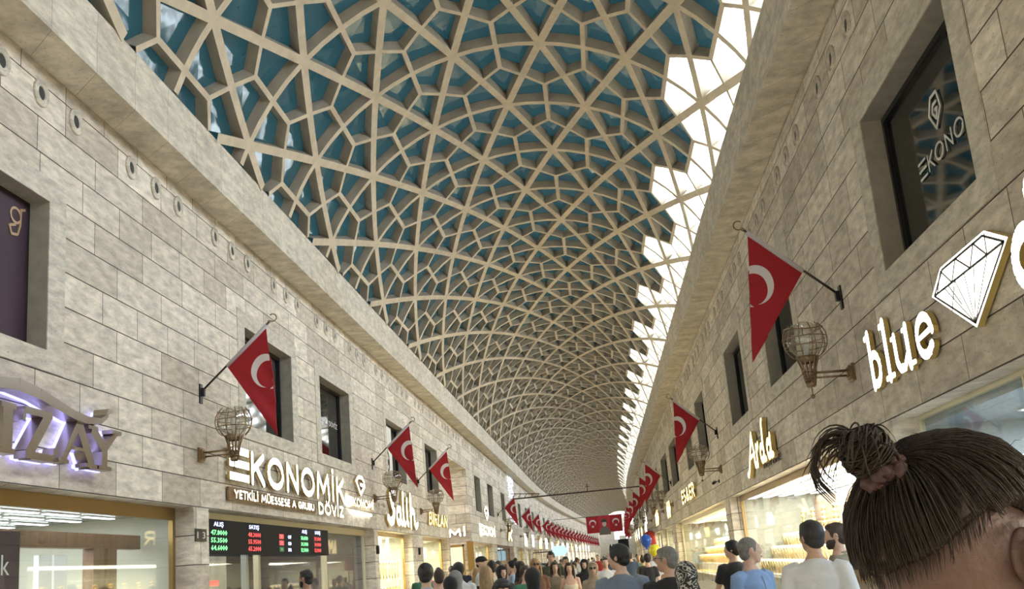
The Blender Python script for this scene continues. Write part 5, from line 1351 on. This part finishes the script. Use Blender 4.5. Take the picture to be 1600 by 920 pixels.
person(-0.68, 22.0, 1.62, 180, 'f', 'strap', 'cream', 'long', 'hair brown', 'young person in a cream strap dress with long brown hair', skin='skin light', pose='hold', bottom='skirt')
person(-0.18, 18.6, 1.59, 180, 'f', 'coat', 'beige', 'hijab', 'beige', 'person in a beige headscarf, beige coat and sunglasses', skin='skin light', gl='sun', bottom='skirt', botc='beige')
person(0.04, 24.0, 1.66, 176, 'm', 'shirt', 'white', 'crop', 'hair brown', 'young person in an open white shirt near the middle of the street', skin='skin light')
person(-0.42, 24.5, 1.65, 178, 'f', 'coat', 'black', 'hijab', 'black', 'person wholly in black behind the cream dress and beige headscarf', skin='skin light', bottom='skirt', botc='black')
person(1.05, 17.0, 1.62, 5, 'f', 'tee', 'orange', 'cap', 'white', 'person in an orange top and pale cap before the gold filled window', skin='skin light')
person(0.98, 25.0, 1.66, -10, 'f', 'tee', 'black', 'short', 'hair black', 'person in a black top beneath the blue balloon', skin='skin light')
person(1.28, 27.0, 1.78, -40, 'm', 'tee', 'white', 'short', 'hair black', 'person in a white T-shirt walking past the yellow balloon', skin='skin mid')
# the crowd further on
rnp = random.Random(11)
tc_ = ['black', 'white', 'navy', 'grey', 'brown', 'olive', 'light blue', 'red', 'beige', 'dark grey', 'cream', 'green', 'pink', 'denim', 'khaki']
hs = [('short', 'hair black', 'short black hair'), ('crop', 'hair brown', 'cropped brown hair'), ('hijab', 'black', 'a black headscarf'), ('long', 'hair brown', 'long brown hair'), ('bun', 'hair black', 'black hair in a bun'), ('thin', 'hair grey', 'thin grey hair'), ('hijab', 'grey', 'a grey headscarf'), ('long', 'hair blond', 'long fair hair')]
taken = []; k = 0; combos = [(i, j) for i in range(len(tc_)) for j in range(len(hs))]; rnp.shuffle(combos)
while k < 84:
    yv = 26 + 74 * (k / 84) ** 1.1 + rnp.uniform(-1.5, 1.5); xv = rnp.uniform(-4.4, 2.4)
    if (xv > 1.2 and yv < 42) or any(math.hypot(xv - a, yv - c) < .75 for a, c in taken) or (yv < 32 and -2.2 < xv < 1.6): continue
    taken.append((xv, yv)); i, j = combos[k]; h_ = hs[j]; fem = h_[0] in ('hijab', 'long', 'bun')
    away = rnp.random() < .55; fc = (0 if away else 180) + rnp.choice([-20, 0, 0, 15])
    person(xv, yv, rnp.uniform(1.56, 1.68) if fem else rnp.uniform(1.68, 1.84), fc, 'f' if fem else 'm', 'coat' if h_[0] == 'hijab' else ('tee' if k % 2 else 'shirt'), tc_[i], h_[0], h_[1],
           'person in %s %s with %s far away, %s' % (tc_[i], 'coat' if h_[0] == 'hijab' else 'top', h_[2], 'walking away' if away else 'facing the lens'), bottom='skirt' if h_[0] == 'hijab' else 'trousers', botc=rnp.choice(['denim', 'black', 'navy', 'khaki']), skin=rnp.choice(['skin light', 'skin mid']), vox=.024)
    k += 1
# balloons
for nm, x, y, z, m_, lab in (('balloon', 1.02, 25.6, 1.92, 'balloon blue', 'blue foil balloon above the crowd on the right'), ('balloon', 1.18, 25.2, 1.68, 'balloon yellow', 'yellow balloon just below the blue one')):
    r = empty(nm, (x, y, z)); tag(r, lab, 'balloon')
    b = MB(); b.lathe([(.004, -.17), (.02, -.155), (.015, -.14), (.07, -.09), (.125, 0), (.13, .06), (.10, .13), (.05, .165), (.001, .175)], seg=18); b.build('balloon_body', m_, r, smooth=True)
    b = MB(); b.tube([(0, 0, -.16), (.02, 0, -.4), (0, .01, -.82)], .003, 5); b.build('string', 'text white', r)
# garments hanging outside a far right shop
r_ = MB(); r_.tube([(2.75, 61.4, 3.02), (2.75, 65.8, 3.02)], .015, 6); r_.tube([(2.75, 61.5, 3.02), (XR, 61.5, 3.02)], .012, 6); r_.tube([(2.75, 65.7, 3.02), (XR, 65.7, 3.02)], .012, 6); tag(r_.build('garment_rail', 'dark metal'), 'thin rail of hanging garments outside the far right shops', 'rail')
for k in range(4):
    b = MB(); b.loft([(0, 0, -.75, .30, .05), (0, 0, -.3, .24, .06), (0, 0, -.12, .26, .05), (0, 0, 0, .10, .04)], 12); b.tube([(0, 0, 0), (0, 0, .08), (.03, 0, .11), (.05, 0, .07)], .006, 5)
    o = b.build('hanging_garment', 'cloth ' + ['red', 'black', 'pink', 'navy'][k], smooth=True); place(o, 2.75, 62 + k * 1.1, 2.9); tag(o, '%s garment hanging outside the far right shops' % ['red', 'black', 'pink', 'navy'][k], 'garment')

# ------------------------------------------------------------------ the head in the foreground: hair swept up into a bun, right ear showing
HC = Vector((0.349, 1.10, 1.612))
r = empty('person', (HC.x, HC.y, 0), (0, 0, math.radians(-62))); tag(r, 'person right in front with dark hair in a loose bun and a brown scrunchie', 'person')
mat('skin near', (.115, .062, .05), .5, bump=.25, bscale=120, var=.08, vscale=30)
mat('scrunchie', (.055, .021, .022), .7, bump=.5, bscale=60, var=.5, vscale=45)
hz = HC.z
def hp(x, y, z): return (x, y, hz + z)
b = MB()
b.ball(hp(0, -.005, .018), (.074, .094, .092), 36, 26)
b.loft([(0, .055, hz - .112, .020, .022), (0, .045, hz - .09, .040, .044), (0, .026, hz - .055, .054, .064), (0, .012, hz - .02, .064, .078), (0, .006, hz + .02, .070, .084)], 24)
b.tube([hp(0, .088, .03), hp(0, .098, .01), hp(0, .110, -.012)], [.008, .010, .013], 10); b.ball(hp(0, .100, -.018), (.017, .013, .009), 10, 8)
for s in (-1, 1): b.tube([hp(s * .012, .088, .040), hp(s * .034, .084, .044), hp(s * .055, .066, .038)], [.007, .009, .007], 8); b.ball(hp(s * .04, .066, -.008), (.020, .018, .018), 10, 8)
b.ball(hp(0, .084, -.055), (.023, .012, .006), 10, 8)
b.tube([(0, -.050, hz - .26), (0, -.036, hz - .16), (0, -.018, hz - .06), (0, -.01, hz)], [.066, .052, .052, .06], 22)
b.loft([(0, 0, hz - .80, .15, .11), (0, 0, hz - .55, .13, .095), (0, 0, hz - .42, .15, .11), (0, -.01, hz - .28, .15, .085), (0, -.02, hz - .22, .10, .07), (0, -.03, hz - .18, .06, .055)], 24)
for s in (-1, 1):
    b.tube([(s * .11, 0, hz - .24), (s * .165, -.01, hz - .26), (s * .19, -.02, hz - .42), (s * .205, -.01, hz - .54), (s * .20, .10, hz - .66), (s * .19, .16, hz - .74)], [.045, .050, .042, .036, .030, .024], 14)
    b.tube([(s * .085, 0, hz - .76), (s * .09, .01, hz - 1.1), (s * .095, -.01, hz - 1.5), (s * .095, -.01, .03)], [.085, .055, .036, .034], 14); b.ball((s * .1, .06, .04), (.042, .12, .038), 12, 8)
body = remesh(b, .0055, 5, 'body')
# ears: helix, antihelix, concha, lobe
eb = MB()
for s in (-1, 1):
    ex = s * .073
    def ep(u, v, w): return (ex + s * (w * 1.45 - .002), -.004 + u * 1.12, hz + .004 + v * 1.12)
    hel = [(.010, -.004, .004), (.014, .012, .007), (.011, .026, .011), (.001, .033, .015), (-.012, .031, .018), (-.020, .018, .020), (-.021, .002, .019), (-.015, -.014, .016), (-.006, -.025, .012), (.003, -.031, .008), (.007, -.025, .004), (.006, -.016, .002)]
    eb.tube([ep(*q) for q in hel], [.004, .0045, .0048, .005, .0052, .0052, .005, .0055, .007, .0075, .006, .004], 10)
    eb.tube([ep(.004, .020, .008), ep(-.008, .016, .013), ep(-.012, .002, .014), ep(-.006, -.010, .011)], [.003, .004, .004, .003], 8)
    eb.ball(ep(-.003, .004, .002), (.010, .018, .026), 14, 10)
    eb.ball(ep(.010, -.006, .004), (.006, .005, .007), 8, 6)
em = remesh(eb, .0022, 3, 'e')
bm2 = bmesh.new(); bm2.from_mesh(body); bm2.from_mesh(em); bm2.to_mesh(body); bm2.free()
body.polygons.foreach_set('use_smooth', [True] * len(body.polygons)); body.materials.clear(); body.materials.append(M['skin near'])
o = bpy.data.objects.new('body', body); C.objects.link(o); o.parent = r
b = MB(); b.loft([(0, 0, hz - .80, .17, .13), (0, 0, hz - .55, .15, .115), (0, 0, hz - .42, .17, .125), (0, -.01, hz - .29, .165, .10), (0, -.02, hz - .235, .12, .085)], 24)
for s in (-1, 1): b.tube([(s * .10, 0, hz - .25), (s * .165, -.01, hz - .26), (s * .185, -.02, hz - .36)], [.055, .062, .056], 14)
tm = remesh(b, .009, 3, 'tee'); tm.materials.append(M['cloth dark grey']); o = bpy.data.objects.new('t_shirt', tm); C.objects.link(o); o.parent = r
b = MB(); b.loft([(0, 0, hz - .84, .17, .13), (0, 0, hz - .72, .17, .13)], 18)
for s in (-1, 1): b.tube([(s * .085, 0, hz - .80), (s * .09, .01, hz - 1.1), (s * .095, 0, .09)], [.095, .07, .06], 14)
tm = remesh(b, .012, 3, 'tr'); tm.materials.append(M['cloth denim']); o = bpy.data.objects.new('trousers', tm); C.objects.link(o); o.parent = r
# hair: a smooth cap over the skull with the hairline above ear and nape, then combed strands running up to the bun
mat('hair near', (.022, .014, .011), .6, spec=.25, bump=.35, bscale=60, var=.25, vscale=40, stretch=(3, 3, 1.0))
BUN = Vector((.006, -.087, hz + .101))
def skull(az, el, e=.0):
    """point on the hair surface: az around the head (0 = front), el from the horizon"""
    rx, ry, rz = .0885 + e, .108 + e, .102 + e
    return Vector((rx * math.cos(el) * math.sin(az), -.010 + ry * math.cos(el) * math.cos(az), hz + .022 + rz * math.sin(el)))
b = MB(); NA, NE = 64, 26
def hairline(az):
    a = abs(((az + PI) % (2 * PI)) - PI)                 # 0 front .. pi back
    if a < .9: return .62
    if a < 1.35: return .62 - (a - .9) / .45 * .42
    if a < 1.85: return .20 + .16 * math.sin((a - 1.35) / .5 * PI)
    if a < 2.5: return .36 - (a - 1.85) / .65 * .42
    return -.06 - .28 * (a - 2.5)
for i in range(NE + 1):
    for j in range(NA):
        az = 2 * PI * j / NA; h0 = hairline(az); el = h0 + (PI / 2 - h0) * i / NE
        e = .0 if i > 0 else -.012
        wv_ = .0022 * math.sin(az * 9 + el * 3) + .0015 * math.sin(az * 23 + 2)
        b.v.append(tuple(skull(az, el, e + (wv_ if i > 1 else 0))))
for i in range(NE):
    for j in range(NA):
        j2 = (j + 1) % NA; b.f.append((i * NA + j, i * NA + j2, (i + 1) * NA + j2, (i + 1) * NA + j)); b.m.append(0)
hair = b.build('hair', 'hair near', r, smooth=True)
rs = random.Random(4)
b = MB()
for k in range(2300):
    az = rs.uniform(-PI, PI); h0 = hairline(az) + rs.uniform(-.03, .04); el = h0 + rs.uniform(0, .06) if k % 2 else rs.uniform(h0, 1.2)
    pts = []; tgt = (BUN - Vector((0, 0, hz + .022))); taz, tel = math.atan2(BUN.x, BUN.y + .010), .78
    da = ((taz - az + PI) % (2 * PI)) - PI
    if abs(az) < 1.0 and False: pass
    n_ = 9; p0 = skull(az, el); p1 = skull(taz, tel)
    c0 = Vector((0, -.010, hz + .022)); wob = rs.uniform(-.004, .004); lift = rs.uniform(-.001, .0042)
    for q in range(n_ + 1):
        t = q / n_; v_ = (p0 - c0).lerp(p1 - c0, t)
        v_.z += .03 * math.sin(PI * t) * (1 if p0.z > hz - .03 else .2)
        sc3 = math.sqrt((v_.x / .0885) ** 2 + (v_.y / .108) ** 2 + (v_.z / .102) ** 2)
        pts.append(c0 + v_ / sc3 * (1 + (.0018 + lift * min(1, t * 5) + .003 * min(1, t * 4) * math.sin(t * 5 + k)) / .1) + Vector((wob * math.sin(PI * t), 0, 0)))
    b.tube(pts, [rs.uniform(.0003, .0008)] * (n_ + 1), 3, cap=False)
tag(b.build('combed_strands', 'hair near', hair, smooth=True), kind='stuff')
b = MB()
b.ball(BUN + Vector((-.004, -.020, .014)), (.019, .018, .017), 18, 12)
for k in range(240):                                          # coils of the bun
    ax = Vector((rs.uniform(-.5, .5), rs.uniform(-1, -.2), rs.uniform(.2, 1))).normalized(); R_ = rs.uniform(.014, .025)
    u_ = ax.cross(Vector((1, 0, 0))).normalized(); v_ = ax.cross(u_); a0 = rs.uniform(0, 6); an = rs.uniform(2, 4.5)
    c0 = BUN + Vector((-.004, -.020, .014)) + ax * rs.uniform(-.012, .012)
    b.tube([c0 + (u_ * math.cos(a0 + an * t / 10) + v_ * math.sin(a0 + an * t / 10)) * R_ for t in range(11)], [.0005] + [.0010] * 9 + [.0003], 4)
b.build('bun', 'hair near', hair, smooth=True)
b = MB()
for k in range(46):                                          # loose ends falling from the bun, and flyaways
    a = rs.uniform(0, 2 * PI); d0 = Vector((math.cos(a) * .7, -abs(math.sin(a)) * .9 - .1, rs.uniform(-.2, 1.0))).normalized()
    p_ = BUN + Vector((0, -.022, .018)) + d0 * .022; L_ = rs.uniform(.02, .05); pts = [p_]
    vel = d0 * 1.0
    for q in range(8): vel = (vel + Vector((rs.uniform(-.15, .15), rs.uniform(-.15, .15), -.30))).normalized(); p_ = p_ + vel * L_ / 6; pts.append(p_)
    b.tube(pts, [.0011 * (1 - q / 9.5) for q in range(9)], 4)
cr_ = (0.72, 0.69)                                            # image left in this frame
for k in range(9):                                           # the long drooping lock on the street side
    o_ = rs.uniform(-.003, .003)
    p0 = BUN + Vector((-.012 + o_, -.040, .028 + o_)); m_ = .72 + k * .03
    b.tube([p0, p0 + Vector((-.010, -.012, .002)) * m_, p0 + Vector((-.020, -.020, -.012 + o_)) * m_, p0 + Vector((-.024, -.024, -.030)) * m_, p0 + Vector((-.022 + o_, -.020, -.048)) * m_, p0 + Vector((-.012, -.010, -.066 + o_)) * m_], [.0008, .0013, .0013, .0011, .0008, .0003], 5)
for k in range(40):
    az = rs.uniform(-PI, PI); el = rs.uniform(.0, 1.3); p0 = skull(az, max(el, hairline(az)), .001); d_ = (p0 - Vector((0, -.01, hz + .02))).normalized(); t_ = Vector((rs.uniform(-1, 1), rs.uniform(-1, 1), rs.uniform(-.3, 1))).normalized()
    b.tube([p0, p0 + (d_ * .5 + t_) * .004, p0 + (d_ * .8 + t_ * 2) * .006 + Vector((0, 0, -.001)), p0 + (d_ * .5 + t_ * 2.6) * .008 + Vector((0, 0, -.006))], [.0004, .00035, .0003, .0002], 3)
for k in range(240):                                          # wisps at the nape and before the ear
    az = rs.choice([-1, 1]) * rs.uniform(1.9, PI); p0 = skull(az, hairline(az) + .02, -.004)
    dx_ = rs.uniform(-.35, .35); L_ = rs.uniform(.008, .024); inw = Vector((-p0.x, -p0.y, 0)).normalized() * .18
    b.tube([p0 + (Vector((dx_ * q_ ** 2 * .5, 0, -q_)) + inw * q_) * L_ for q_ in (0, .3, .65, 1)], [.0004, .0004, .0003, .0001], 4)
tag(b.build('loose_strands', 'hair near', hair, smooth=True), kind='stuff')
b = MB(); axs = (Vector((0, -.55, .83))).normalized(); u_ = axs.cross(Vector((1, 0, 0))).normalized(); v_ = axs.cross(u_); pts = []
for k in range(121):
    a = 2 * PI * k / 120; rr = .0165 + .003 * math.sin(7 * a); pts.append(BUN + Vector((0, -.006, -.006)) + (u_ * math.cos(a) + v_ * math.sin(a)) * rr + axs * .006 * math.sin(5 * a + 1))
b.tube(pts, [.0066 + .0018 * math.sin(11 * k * 2 * PI / 120) + .0012 * math.sin(29 * k * 2 * PI / 120) for k in range(121)], 12, cap=False)
b.build('scrunchie', 'scrunchie', hair, smooth=True)
b = MB(); [b.ball(hp(s * .031, .0745, .018), (.013, .012, .009), 10, 8) for s in (-1, 1)]; b.build('eyes', 'eye white', r, smooth=True)
